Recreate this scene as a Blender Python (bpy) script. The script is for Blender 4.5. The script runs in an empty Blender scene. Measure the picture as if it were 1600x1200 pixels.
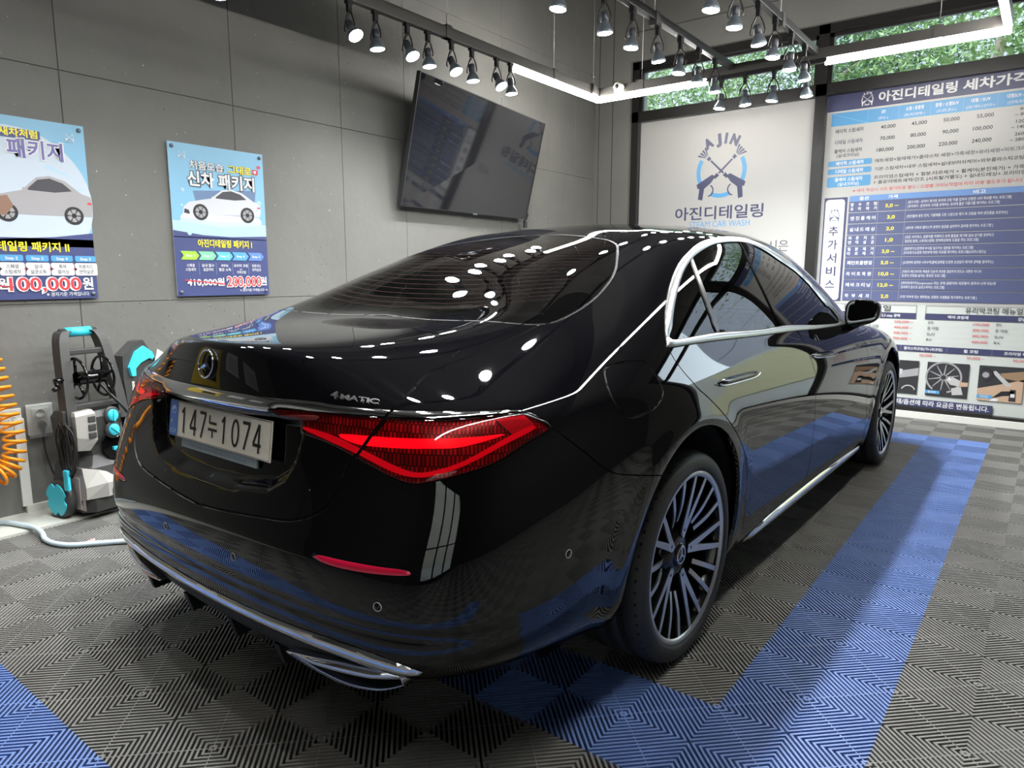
import bpy, bmesh, math, random
import numpy as np
from mathutils import Vector, Matrix
R_ = random.Random(7)
SC = bpy.context.scene
COL = SC.collection
# ---------------------------------------------------------------- camera
cam_d = bpy.data.cameras.new('camera'); cam = bpy.data.objects.new('camera', cam_d); COL.objects.link(cam)
_Rw = [[0.7939371668, 0.6079991818, 0.0008775631], [-0.0949256153, 0.1225297973, 0.9879147617], [0.6005438392, -0.7844255501, 0.1549956566]]
cam.matrix_world = Matrix.Translation((1.8149, -2.1001, 1.2680)) @ Matrix(_Rw).transposed().to_4x4()
cam_d.sensor_width = 36; cam_d.lens = 1094.56 / 1600 * 36; cam_d.clip_start = .02; cam_d.clip_end = 200
SC.camera = cam
# ---------------------------------------------------------------- sky, sun, exposure
W = bpy.data.worlds.new('world'); SC.world = W; W.use_nodes = True
_bg = W.node_tree.nodes['Background']; _bg.inputs[0].default_value = (.78, .88, 1.0, 1); _bg.inputs[1].default_value = 3.6
SC.view_settings.view_transform = 'Standard'; SC.view_settings.look = 'None'; SC.view_settings.gamma = 1
SC.view_settings.use_curve_mapping = False
SC.view_settings.exposure = 0.88
SC.cycles.max_bounces = 8; SC.cycles.diffuse_bounces = 3; SC.cycles.glossy_bounces = 5; SC.cycles.transparent_max_bounces = 10
SC.cycles.caustics_reflective = False; SC.cycles.caustics_refractive = False
SC.cycles.sample_clamp_indirect = 6.0
LAMP_STRENGTH = 60.0        # track spot bulbs
TUBE_STRENGTH = 48.0
SPOT_W = 36.0              # each spotlight's own beam        # linear LED tubes

# ---------------------------------------------------------------- helpers
def mat(name, col, rough=.5, metal=0., ior=1.5, emit=None, es=0., bump=None, coat=0., noise=None, alpha=None, spec=None):
    m = bpy.data.materials.new(name); m.use_nodes = True
    nt = m.node_tree; b = nt.nodes['Principled BSDF']
    b.inputs['Base Color'].default_value = (*col, 1); b.inputs['Roughness'].default_value = rough
    b.inputs['Metallic'].default_value = metal; b.inputs['IOR'].default_value = ior
    if coat: b.inputs['Coat Weight'].default_value = coat; b.inputs['Coat Roughness'].default_value = .02
    if spec is not None: b.inputs['Specular IOR Level'].default_value = spec
    if emit: b.inputs['Emission Color'].default_value = (*emit, 1); b.inputs['Emission Strength'].default_value = es
    if noise:
        sc, amt = noise
        tc = nt.nodes.new('ShaderNodeTexCoord'); n = nt.nodes.new('ShaderNodeTexNoise'); n.inputs['Scale'].default_value = sc
        n.inputs['Detail'].default_value = 6
        nt.links.new(tc.outputs['Object'], n.inputs['Vector'])
        mp = nt.nodes.new('ShaderNodeMapRange'); mp.inputs['To Min'].default_value = 1 - amt; mp.inputs['To Max'].default_value = 1 + amt
        nt.links.new(n.outputs['Fac'], mp.inputs['Value'])
        mx = nt.nodes.new('ShaderNodeVectorMath'); mx.operation = 'SCALE'; mx.inputs[0].default_value = col
        nt.links.new(mp.outputs['Result'], mx.inputs['Scale']); nt.links.new(mx.outputs[0], b.inputs['Base Color'])
    if bump:
        sc, st = bump
        tc = nt.nodes.new('ShaderNodeTexCoord'); n = nt.nodes.new('ShaderNodeTexNoise'); n.inputs['Scale'].default_value = sc; n.inputs['Detail'].default_value = 5
        nt.links.new(tc.outputs['Object'], n.inputs['Vector'])
        bp = nt.nodes.new('ShaderNodeBump'); bp.inputs['Strength'].default_value = st; bp.inputs['Distance'].default_value = .01
        nt.links.new(n.outputs['Fac'], bp.inputs['Height']); nt.links.new(bp.outputs['Normal'], b.inputs['Normal'])
    return m
def glass_mat(name, tint, rough=.0, trans=.9, ior=1.5, base=(.01, .01, .012)):
    """thin pane: tinted see-through + mirror reflection by fresnel + a little solid body colour"""
    m = bpy.data.materials.new(name); m.use_nodes = True; nt = m.node_tree; nt.nodes.clear()
    out = nt.nodes.new('ShaderNodeOutputMaterial')
    tr = nt.nodes.new('ShaderNodeBsdfTransparent'); tr.inputs[0].default_value = (*tint, 1)
    df = nt.nodes.new('ShaderNodeBsdfDiffuse'); df.inputs[0].default_value = (*base, 1)
    gl = nt.nodes.new('ShaderNodeBsdfGlossy'); gl.inputs['Roughness'].default_value = rough; gl.inputs[0].default_value = (1, 1, 1, 1)
    fr = nt.nodes.new('ShaderNodeFresnel'); fr.inputs['IOR'].default_value = ior
    m1 = nt.nodes.new('ShaderNodeMixShader'); m1.inputs[0].default_value = trans
    nt.links.new(df.outputs[0], m1.inputs[1]); nt.links.new(tr.outputs[0], m1.inputs[2])
    m2 = nt.nodes.new('ShaderNodeMixShader'); nt.links.new(fr.outputs[0], m2.inputs[0])
    nt.links.new(m1.outputs[0], m2.inputs[1]); nt.links.new(gl.outputs[0], m2.inputs[2])
    nt.links.new(m2.outputs[0], out.inputs[0])
    return m
def link(o, parent=None):
    COL.objects.link(o)
    if parent is not None: o.parent = parent
    return o
def meshobj(name, V, F, m, parent=None, smooth=False, mi=None, nrm=None):
    me = bpy.data.meshes.new(name); me.from_pydata([tuple(map(float, v)) for v in V], [], [tuple(map(int, f)) for f in F])
    for k in (m if isinstance(m, (list, tuple)) else [m]): me.materials.append(k)
    if mi is not None: me.polygons.foreach_set('material_index', mi)
    if smooth or nrm is not None: me.polygons.foreach_set('use_smooth', [True] * len(me.polygons))
    me.update()
    if nrm is not None: me.normals_split_custom_set_from_vertices([tuple(map(float, n)) for n in nrm])
    return link(bpy.data.objects.new(name, me), parent)
def tag(o, label=None, cat=None, group=None, kind=None):
    if label: o['label'] = label
    if cat: o['category'] = cat
    if group: o['group'] = group
    if kind: o['kind'] = kind
    return o
def empty(name, loc=(0, 0, 0), rz=0):
    o = bpy.data.objects.new(name, None); o.location = loc; o.rotation_euler = (0, 0, rz); o.empty_display_size = .1
    return link(o)
def copy_tree(o, parent=None):
    c = o.copy(); COL.objects.link(c); c.parent = parent if parent is not None else o.parent
    for ch in list(o.children): copy_tree(ch, c)
    return c
class MB:
    """collects primitive shapes and links them as ONE mesh object"""
    def __init__(s): s.V = []; s.F = []; s.M = []; s.S = []
    def add(s, V, F, mi=0, sm=False):
        b = len(s.V); s.V += [tuple(v) for v in V]; s.F += [tuple(i + b for i in f) for f in F]; s.M += [mi] * len(F); s.S += [sm] * len(F)
    def box(s, lo, hi, mi=0, bev=0.):
        (x0, y0, z0), (x1, y1, z1) = lo, hi
        if bev <= 0:
            s.add([(x0, y0, z0), (x1, y0, z0), (x1, y1, z0), (x0, y1, z0), (x0, y0, z1), (x1, y0, z1), (x1, y1, z1), (x0, y1, z1)],
                  [(0, 3, 2, 1), (4, 5, 6, 7), (0, 1, 5, 4), (1, 2, 6, 5), (2, 3, 7, 6), (3, 0, 4, 7)], mi); return
        bm = bmesh.new(); bmesh.ops.create_cube(bm, size=1)
        for v in bm.verts: v.co = Vector(((x0 + x1) / 2 + v.co.x * (x1 - x0), (y0 + y1) / 2 + v.co.y * (y1 - y0), (z0 + z1) / 2 + v.co.z * (z1 - z0)))
        bmesh.ops.bevel(bm, geom=list(bm.edges), offset=bev, segments=2, affect='EDGES', profile=.6)
        s.bm(bm, mi)
    def bm(s, bm, mi=0, sm=False, M=None):
        bm.verts.index_update()
        s.add([(M @ v.co if M else v.co.copy()) for v in bm.verts], [[v.index for v in f.verts] for f in bm.faces], mi, sm); bm.free()
    def tube(s, pts, r, n=8, mi=0, cap=True, closed=False, sm=True):
        pts = [Vector(p) for p in pts]; N = len(pts); rs = r if isinstance(r, (list, tuple)) else [r] * N
        V = []; F = []; up = None
        for i, p in enumerate(pts):
            a = pts[(i - 1) % N] if (closed or i) else p; b = pts[(i + 1) % N] if (closed or i < N - 1) else p
            t = (b - a).normalized()
            if up is None: up = Vector((0, 0, 1)) if abs(t.z) < .9 else Vector((1, 0, 0))
            sd = t.cross(up).normalized(); up = sd.cross(t).normalized()
            for k in range(n):
                an = 2 * math.pi * k / n; V.append(p + (sd * math.cos(an) + up * math.sin(an)) * rs[i])
        for i in range(N if closed else N - 1):
            j = (i + 1) % N
            for k in range(n): F.append((i * n + k, i * n + (k + 1) % n, j * n + (k + 1) % n, j * n + k))
        if cap and not closed: F += [tuple(range(n - 1, -1, -1)), tuple(range((N - 1) * n, N * n))]
        s.add(V, F, mi, sm)
    def lathe(s, prof, n=24, M=None, mi=0, sm=True, a0=0, a1=2 * math.pi):
        """profile [(r, z)] turned about z"""
        full = abs(a1 - a0 - 2 * math.pi) < 1e-6; m = n if full else n + 1
        V = []; F = []
        for k in range(m):
            a = a0 + (a1 - a0) * k / n
            for r, z in prof:
                v = Vector((r * math.cos(a), r * math.sin(a), z)); V.append(M @ v if M else v)
        L = len(prof)
        for k in range(n):
            q = (k + 1) % m
            for i in range(L - 1): F.append((k * L + i, q * L + i, q * L + i + 1, k * L + i + 1))
        s.add(V, F, mi, sm)
    def prism(s, poly, d, M=None, mi=0, mi_side=None):
        """polygon in the xy plane, thickness d along +z"""
        n = len(poly); V = [Vector((x, y, 0)) for x, y in poly] + [Vector((x, y, d)) for x, y in poly]
        if M: V = [M @ v for v in V]
        s.add(V, [tuple(range(n - 1, -1, -1)), tuple(range(n, 2 * n))], mi)
        s.add(V, [(i, (i + 1) % n, n + (i + 1) % n, n + i) for i in range(n)], mi if mi_side is None else mi_side)
    def build(s, name, m, parent=None, weld=True):
        ms = m if isinstance(m, (list, tuple)) else [m]
        me = bpy.data.meshes.new(name); me.from_pydata([tuple(v) for v in s.V], [], s.F)
        for k in ms: me.materials.append(k)
        me.polygons.foreach_set('material_index', s.M); me.polygons.foreach_set('use_smooth', s.S); me.update()
        return link(bpy.data.objects.new(name, me), parent)
def bez(pts, n=8, closed=False):
    """catmull-rom through points"""
    P = [Vector(p) for p in pts]; N = len(P); out = []
    for i in range(N if closed else N - 1):
        g = lambda k: P[k % N] if closed else P[max(0, min(N - 1, k))]
        a, b, c, d = g(i - 1), g(i), g(i + 1), g(i + 2)
        for k in range(n):
            t = k / n
            out.append(.5 * ((2 * b) + (c - a) * t + (2 * a - 5 * b + 4 * c - d) * t * t + (3 * b - a - 3 * c + d) * t ** 3))
    if not closed: out.append(P[-1])
    return out
_txt_cache = {}
def text_geo(s, bold=0.):
    """glyph outlines of s at size 1 -> (verts 2D, faces, width)"""
    k = (s, bold)
    if k not in _txt_cache:
        c = bpy.data.curves.new('t', 'FONT'); c.body = s; c.size = 1; c.offset = bold; c.resolution_u = 3; c.fill_mode = 'FRONT'
        o = bpy.data.objects.new('t', c); COL.objects.link(o)
        me = bpy.data.meshes.new_from_object(o)
        V = [(v.co.x, v.co.y) for v in me.vertices]; F = [tuple(p.vertices) for p in me.polygons]
        bpy.data.objects.remove(o); bpy.data.curves.remove(c); bpy.data.meshes.remove(me)
        xs = [v[0] for v in V] or [0]; _txt_cache[k] = (V, F, min(xs), max(xs))
    return _txt_cache[k]
class Print(MB):
    """flat printed artwork in a local (x right, y up, z out) frame; every layer sits a fraction of a millimetre above the last"""
    def __init__(s): super().__init__(); s.z = .0006; s.mats = []
    def mi(s, m):
        if m not in s.mats: s.mats.append(m)
        return s.mats.index(m)
    def up(s, d=.0003): s.z += d
    def poly(s, pts, m): s.add([(x, y, s.z) for x, y in pts], [tuple(range(len(pts)))], s.mi(m))
    def rect(s, x0, y0, x1, y1, m): s.poly([(x0, y0), (x1, y0), (x1, y1), (x0, y1)], m)
    def rrect(s, x0, y0, x1, y1, r, m):
        p = []
        for cx, cy, a in ((x1 - r, y0 + r, -90), (x1 - r, y1 - r, 0), (x0 + r, y1 - r, 90), (x0 + r, y0 + r, 180)):
            for k in range(5): t = math.radians(a + 22.5 * k); p.append((cx + r * math.cos(t), cy + r * math.sin(t)))
        s.poly(p, m)
    def frame(s, x0, y0, x1, y1, w, m):
        s.rect(x0, y0, x1, y0 + w, m); s.rect(x0, y1 - w, x1, y1, m); s.rect(x0, y0, x0 + w, y1, m); s.rect(x1 - w, y0, x1, y1, m)
    def ring(s, cx, cy, r0, r1, a0, a1, m, n=32):
        V = []; F = []
        for k in range(n + 1):
            t = math.radians(a0 + (a1 - a0) * k / n); V += [(cx + r0 * math.cos(t), cy + r0 * math.sin(t), s.z), (cx + r1 * math.cos(t), cy + r1 * math.sin(t), s.z)]
        for k in range(n): F.append((2 * k, 2 * k + 1, 2 * k + 3, 2 * k + 2))
        s.add(V, F, s.mi(m))
    def text(s, t, x, y, h, m, bold=.02, w=None, align='l', rot=0, sl=0.):
        """baseline at y, character height about h (Korean body height ~0.88 size)"""
        V, F, a, b = text_geo(t, bold); k = h / .86; kx = k
        if w: kx = w / max(b - a, 1e-6)
        wid = (b - a) * kx; ox = x - a * kx - (0 if align == 'l' else wid / 2 if align == 'c' else wid)
        c, sn = math.cos(rot), math.sin(rot); out = []
        for vx, vy in V:
            px, py = ox + vx * kx + sl * vy * k - x, vy * k
            out.append((x + px * c - py * sn, y + px * sn + py * c, s.z))
        s.add(out, F, s.mi(m))
    def done(s, name, M, parent=None):
        s.V = [M @ Vector(v) for v in s.V]
        return s.build(name, s.mats, parent)
# ================================================================= the room
XL, XR, YF, YB, ZC = -2.42, 4.6, 4.95, -4.6, 4.25
def concrete_mat():
    m = bpy.data.materials.new('painted_concrete'); m.use_nodes = True; nt = m.node_tree; L = nt.links
    b = nt.nodes['Principled BSDF']; b.inputs['Roughness'].default_value = .62
    tc = nt.nodes.new('ShaderNodeTexCoord')
    n1 = nt.nodes.new('ShaderNodeTexNoise'); n1.inputs['Scale'].default_value = 1.3; n1.inputs['Detail'].default_value = 8; n1.inputs['Roughness'].default_value = .6
    L.new(tc.outputs['Object'], n1.inputs['Vector'])
    cr = nt.nodes.new('ShaderNodeValToRGB'); cr.color_ramp.elements[0].position = .3; cr.color_ramp.elements[1].position = .75
    cr.color_ramp.elements[0].color = (.14, .14, .127, 1); cr.color_ramp.elements[1].color = (.18, .18, .165, 1)
    L.new(n1.outputs['Fac'], cr.inputs['Fac'])
    # white paint flecks, dark air holes
    v = nt.nodes.new('ShaderNodeTexVoronoi'); v.inputs['Scale'].default_value = 9; L.new(tc.outputs['Object'], v.inputs['Vector'])
    lt = nt.nodes.new('ShaderNodeMath'); lt.operation = 'LESS_THAN'; lt.inputs[1].default_value = .035; L.new(v.outputs['Distance'], lt.inputs[0])
    v2 = nt.nodes.new('ShaderNodeTexVoronoi'); v2.inputs['Scale'].default_value = 24; L.new(tc.outputs['Object'], v2.inputs['Vector'])
    lt2 = nt.nodes.new('ShaderNodeMath'); lt2.operation = 'LESS_THAN'; lt2.inputs[1].default_value = .09; L.new(v2.outputs['Distance'], lt2.inputs[0])
    n2 = nt.nodes.new('ShaderNodeTexNoise'); n2.inputs['Scale'].default_value = 1.1; L.new(tc.outputs['Object'], n2.inputs['Vector'])
    gt = nt.nodes.new('ShaderNodeMath'); gt.operation = 'GREATER_THAN'; gt.inputs[1].default_value = .56; L.new(n2.outputs['Fac'], gt.inputs[0])
    an = nt.nodes.new('ShaderNodeMath'); an.operation = 'MULTIPLY'; L.new(lt.outputs[0], an.inputs[0]); L.new(gt.outputs[0], an.inputs[1])
    an2 = nt.nodes.new('ShaderNodeMath'); an2.operation = 'MULTIPLY'; L.new(lt2.outputs[0], an2.inputs[0]); L.new(gt.outputs[0], an2.inputs[1])
    mx2 = nt.nodes.new('ShaderNodeMix'); mx2.data_type = 'RGBA'; mx2.inputs['B'].default_value = (.05, .05, .045, 1)
    L.new(an2.outputs[0], mx2.inputs['Factor']); L.new(cr.outputs['Color'], mx2.inputs['A'])
    n3 = nt.nodes.new('ShaderNodeTexNoise'); n3.inputs['Scale'].default_value = 60; L.new(tc.outputs['Object'], n3.inputs['Vector'])
    g3 = nt.nodes.new('ShaderNodeMath'); g3.operation = 'GREATER_THAN'; g3.inputs[1].default_value = .765; L.new(n3.outputs['Fac'], g3.inputs[0])
    mx = nt.nodes.new('ShaderNodeMix'); mx.data_type = 'RGBA'; mx.inputs['B'].default_value = (.62, .62, .58, 1)
    L.new(g3.outputs[0], mx.inputs['Factor']); L.new(mx2.outputs['Result'], mx.inputs['A'])
    L.new(mx.outputs['Result'], b.inputs['Base Color'])
    bp = nt.nodes.new('ShaderNodeBump'); bp.inputs['Strength'].default_value = .35; bp.inputs['Distance'].default_value = .01
    n4 = nt.nodes.new('ShaderNodeTexNoise'); n4.inputs['Scale'].default_value = 14; n4.inputs['Detail'].default_value = 8; L.new(tc.outputs['Object'], n4.inputs['Vector'])
    L.new(n4.outputs['Fac'], bp.inputs['Height']); L.new(bp.outputs['Normal'], b.inputs['Normal'])
    return m
M_conc = concrete_mat()
M_dark = mat('darkened_unseen_wall', (.035, .034, .032), .6, noise=(2., .2))  # unseen back and right walls, colour darkened so the car's reflections stay black
M_seam = mat('seam_dark', (.045, .045, .04), .8)
M_frame = mat('dark_bronze_frame', (.012, .011, .010), .35)
M_ceil = mat('ceiling_grey', (.16, .155, .15), .8, noise=(2., .12))
M_white = mat('white_paint', (.72, .73, .68), .5)
M_curb = mat('curb_cream', (.60, .61, .55), .55, noise=(3., .08))
M_pane = glass_mat('window_glass', (.92, .95, .94), trans=.97)

# left wall, concrete with board-mark seams cut in as thin grooves
def wall_panel(name, u0, u1, z0, z1, us, zs, place, g=.006, d=.006, m=None):
    """flat wall with V grooves along the given u and z lines; place(u, z, depth) -> xyz"""
    U = [u0]; Z = [z0]
    for a in sorted(us): U += [a - g / 2, a, a + g / 2]
    for a in sorted(zs): Z += [a - g / 2, a, a + g / 2]
    U += [u1]; Z += [z1]; V = []; F = []
    gu = [any(abs(u - a) < 1e-6 for a in us) for u in U]; gz = [any(abs(z - a) < 1e-6 for a in zs) for z in Z]
    for j, z in enumerate(Z):
        for i, u in enumerate(U): V.append(place(u, z, d if gu[i] or gz[j] else 0))
    n = len(U)
    for j in range(len(Z) - 1):
        for i in range(n - 1): F.append((j * n + i, j * n + i + 1, (j + 1) * n + i + 1, (j + 1) * n + i))
    o = meshobj(name, V, F, m or M_conc); tag(o, kind='structure'); return o
wall_panel('wall_left', YB, YF, 0, ZC, [-2.6, -1.35, -.47, .52, 1.38, 2.02, 3.27, 4.05, 4.55], [1.11, 2.32, 3.42], lambda u, z, d: (XL - d, u, z))
wall_panel('wall_back', XL, 1.9, 0, ZC, [-1.2, 0., 1.2], [1.11, 2.32], lambda u, z, d: (u, YB - d, z), m=M_dark)
mb = MB(); mb.box((3.9, YB - .2, 0), (XR, YB, ZC)); mb.box((1.9, YB - .2, 2.6), (3.9, YB, ZC)); tag(mb.build('wall_back_2', M_dark), kind='structure')
mb = MB()
for x in (1.9, 2.55, 3.2, 3.84): mb.box((x, YB - .12, 0), (x + .06, YB - .04, 2.6))
mb.box((1.9, YB - .12, 2.54), (3.9, YB - .04, 2.6)); mb.box((1.9, YB - .12, 0), (3.9, YB - .04, .08)); mb.box((1.9, YB - .1, .95), (3.9, YB - .06, 1.0))
o = mb.build('window_2', M_frame); tag(o, kind='structure'); mb = MB(); mb.box((1.9, YB - .085, .05), (3.9, YB - .08, 2.56)); mb.build('pane', M_pane, o)
# front wall: concrete pier on the left, beam above the windows, pier right
mb = MB()
mb.box((XL, YF, 0), (-1.985, YF + .4, ZC)); mb.box((-1.985, YF, 3.50), (XR, YF + .4, ZC)); mb.box((3.6, YF, 0), (XR, YF + .4, 3.50))
tag(mb.build('wall_front', M_conc), kind='structure')
mb = MB(); mb.box((-2.20, YF - .004, .0), (-2.193, YF + .001, ZC)); mb.box((-2.37, YF - .004, 0), (-2.365, YF + .001, ZC))
mb.box((-1.985, YF - .004, 3.78), (XR, YF + .001, 3.787)); mb.box((XL, YF - .004, 1.6), (-1.985, YF + .001, 1.607))
tag(mb.build('trim_1', M_seam), kind='structure')
# right wall
mb = MB(); mb.box((XR, YB, 0), (XR + .2, YF + .4, ZC)); tag(mb.build('wall_right', M_dark), kind='structure')
mb = MB(); mb.box((XL - .3, YB - .3, ZC), (XR + .3, YF + .5, ZC + .1))
mb.box((XL, -1.6, ZC - .35), (XR, -1.2, ZC)); mb.box((XL, 1.9, ZC - .35), (XR, 2.3, ZC))
tag(mb.build('ceiling', M_ceil), kind='structure')
# ---- window frames on the front wall
mb = MB(); y0, y1 = YF + .04, YF + .13
mb.box((-1.985, y0, 0.055), (-1.905, y1, 3.50)); mb.box((-.095, y0, 0.055), (.0, y1, 3.50)); mb.box((1.98, y0, .055), (2.06, y1, 3.5)); mb.box((3.52, y0, .055), (3.6, y1, 3.5))
mb.box((-1.985, y0, 2.885), (3.6, y1, 2.99)); mb.box((-1.985, y0, 3.42), (3.6, y1, 3.50)); mb.box((-1.985, y0, .055), (3.6, y1, .08))
for a, b in ((-1.905, -.095), (0., 1.98), (2.06, 3.52)):
    mb.box((a, y0 + .03, 2.99), (a + .03, y1 - .02, 3.42)); mb.box((b - .03, y0 + .03, 2.99), (b, y1 - .02, 3.42))
    mb.box((a, y0 + .03, 3.39), (b, y1 - .02, 3.42))
o = mb.build('window_1', M_frame); tag(o, kind='structure')
for a, b in ((-1.905, -.095), (0., 1.98), (2.06, 3.52)):
    mb = MB(); mb.box((a, YF + .085, 2.99), (b, YF + .091, 3.42)); mb.build('pane', M_pane, o)
mb = MB(); mb.box((2.06, YF + .085, .08), (3.52, YF + .091, 2.885)); mb.build('pane', M_pane, COL.objects['window_1'])
mb = MB(); mb.box((-1.985, YF + .0, 0), (3.6, YF + .14, .055)); tag(mb.build('trim_2', M_white), kind='structure')
# cream slab strip along the left wall and cable duct
mb = MB(); mb.box((XL, YB, -.004), (-2.10, -.40, .012)); mb.box((XL, -.83, .0), (XL + .03, -.45, .05))
tag(mb.build('baseboard_left', M_curb), kind='structure')
mb = MB(); mb.box((XL, -.845, .05), (XL + .022, -.80, .52)); tag(mb.build('trim_3', M_white), kind='structure')

# ---------------------------------------------------------------- floor of interlocking ribbed tiles
TX, TY, TU = 1.1389, -.2131, .2024
M_tile_k = mat('grey_floor_plastic', (.21, .208, .195), .42, spec=.6, noise=(9., .25))
M_tile_b = mat('blue_floor_plastic', (.15, .25, .56), .42, spec=.6, noise=(9., .2))
M_under = mat('underfloor', (.006, .006, .006), .9)
def floor_mesh():
    V = []; F = []; MI = []
    n = 20; w = .46; dep = .017; i0, i1 = -18, 18; j0, j1 = -22, 26
    segs = []
    for k in range(n):
        c = (k + .5) * 2 / n; a, b = c - w / n, c + w / n
        def cut(s): return ((s, 0), (0, s)) if s <= 1 else ((1, s - 1), (s - 1, 1))
        segs.append((cut(a), cut(b)))
    for i in range(i0, i1):
        for j in range(j0, j1):
            blue = (0 <= i < 2 and -2 <= j < 22) or (-8 <= i < 2 and -2 <= j < 0) or (-12 <= i < 2 and 20 <= j < 22) or (j in (-8, -7) and i < 6)
            ev = (i + j) % 2 == 0
            for (p, q), (r, s) in segs:
                b0 = len(V)
                for zz, pts in ((0, (p, q, s, r)), (-dep, (p, q, s, r))):
                    for x, y in pts:
                        if not ev: x = 1 - x
                        V.append((TX + (i + x) * TU, TY + (j + y) * TU, zz))
                fs = [(0, 3, 2, 1), (0, 1, 5, 4), (2, 3, 7, 6)]
                if not ev: fs = [f[::-1] for f in fs]
                F += [tuple(b0 + t for t in f) for f in fs]; MI += [1 if blue else 0] * 3
            # thin tie rib through the middle of the rosettes, along the other diagonal
            g = .012; b0 = len(V)
            pts = [(0, g), (g, 0), (1, 1 - g), (1 - g, 1)] if ev else [(1 - g, 0), (1, g), (g, 1), (0, 1 - g)]
            for x, y in pts: V.append((TX + (i + x) * TU, TY + (j + y) * TU, -.0012))
            F.append((b0, b0 + 1, b0 + 2, b0 + 3)); MI.append(1 if blue else 0)
    b0 = len(V); xa, xb, ya, yb = TX + i0 * TU, TX + i1 * TU, TY + j0 * TU, TY + j1 * TU + .1
    V += [(xa, ya, -dep), (xb, ya, -dep), (xb, yb, -dep), (xa, yb, -dep)]; F.append((b0, b0 + 1, b0 + 2, b0 + 3)); MI.append(2)
    return meshobj('floor', V, F, [M_tile_k, M_tile_b, M_under], mi=MI)
tag(floor_mesh(), kind='structure')
# ================================================================= street outside the front windows
def leaf_mat(name, a, b):
    m = mat(name, a, .6); nt = m.node_tree; g = nt.nodes.new('ShaderNodeObjectInfo')
    n = nt.nodes.new('ShaderNodeTexNoise'); n.inputs['Scale'].default_value = 1.7; tc = nt.nodes.new('ShaderNodeTexCoord'); nt.links.new(tc.outputs['Object'], n.inputs['Vector'])
    cr = nt.nodes.new('ShaderNodeValToRGB'); cr.color_ramp.elements[0].position = .35; cr.color_ramp.elements[1].position = .65
    cr.color_ramp.elements[0].color = (*a, 1); cr.color_ramp.elements[1].color = (*b, 1)
    nt.links.new(n.outputs['Fac'], cr.inputs['Fac']); nt.links.new(cr.outputs['Color'], nt.nodes['Principled BSDF'].inputs['Base Color']); return m
M_leaf = leaf_mat('leaves', (.12, .24, .06), (.30, .42, .18))
M_leafd = leaf_mat('leaves_dark', (.06, .14, .07), (.16, .28, .10))
M_bark = mat('bark', (.30, .24, .18), .8, bump=(20, .4))
M_stone = mat('grey_stone', (.34, .34, .38), .8, noise=(30., .25))
def stone_wall():
    mb = MB(); mb.box((-9, 13.5, 0), (5.8, 14.2, 10)); o = mb.build('office_building', M_stone); tag(o, 'grey speckled stone building wall behind the trees outside the window', 'building')
    mb = MB()
    for z in (3.0, 4.1, 5.2): mb.box((-1.2, 13.495, z), (5.8, 13.5, z + .012))
    for x in (.2, 2.4, 4.4): mb.box((x, 13.494, 0), (x + .012, 13.5, 10))
    mb.build('wall_joint', M_seam, o)
stone_wall()
def tree(name, loc, h, crown, n, size, lm, label, trunk_r=.09):
    o = empty(name, loc); tag(o, label, 'tree', 'street trees outside the front windows')
    mb = MB(); rr = random.Random(hash(label) % 1000 if False else len(label))
    mb.tube(bez([(0, 0, 0), (.05, 0, h * .35), (-.04, 0, h * .6), (.03, 0, h * .8)], 5), [trunk_r * (1 - .035 * k) for k in range(16)], 8)
    tips = []
    for k in range(9):
        a = rr.uniform(0, 6.28); z0 = h * rr.uniform(.42, .72); L = crown[0] * rr.uniform(.6, 1.)
        e = Vector((math.cos(a) * L, math.sin(a) * L * .8, z0 + rr.uniform(.3, .9))); tips.append(e)
        mb.tube(bez([(0, 0, z0), (e.x * .4, e.y * .4, z0 + (e.z - z0) * .7), e], 4), [.035 - .003 * q for q in range(9)], 6)
    mb.build('trunk', M_bark, o)
    V = []; F = []
    for k in range(n):
        c = tips[rr.randrange(9)] * rr.uniform(.5, 1.15) if rr.random() < .6 else Vector((rr.gauss(0, crown[0] * .55), rr.gauss(0, crown[1] * .5), 0))
        p = Vector((c.x + rr.gauss(0, .28), c.y + rr.gauss(0, .28), h * crown[2] + rr.gauss(0, crown[3])))
        d = Vector((rr.gauss(0, 1), rr.gauss(0, 1), rr.gauss(-.2, .6))).normalized(); sd = d.cross(Vector((rr.gauss(0, .3), rr.gauss(0, .3), 1))).normalized()
        s = size * rr.uniform(.6, 1.2); b = len(V); q = d.cross(sd) * s * .12
        V += [p - d * s, p + sd * s * .42 + q, p + d * s, p - sd * s * .42 + q]; F += [(b, b + 1, b + 2, b + 3)]
    f = meshobj('foliage', V, F, lm, o)
    return o
tree('street_tree', (-2.9, 8.3, 0), 4.6, (1.6, 1.0, .85, .8), 20000, .040, M_leaf, 'bright green leafy tree outside the window left of the spotlights')
tree('street_tree', (-1.35, 9.4, 0), 5.2, (1.7, 1.0, .85, .9), 20000, .040, M_leafd, 'darker green tree outside behind the spotlights on the front bar')
tree('street_tree', (1.05, 8.0, 0), 4.9, (1.5, .9, .80, .55), 6500, .055, M_leaf, 'forked green tree with bare trunk seen through the right window', .10)
tree('street_tree', (-.35, 10.6, 0), 5.0, (1.0, .8, .8, .9), 12000, .042, M_leafd, 'dark green tree at the left end of the right window')
M_pave = mat('pavement', (.35, .34, .32), .8, noise=(8., .15))
mb = MB(); mb.box((-14, YF + .42, -.06), (16, 30, -.02)); tag(mb.build('pavement', M_pave), kind='structure')

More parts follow.
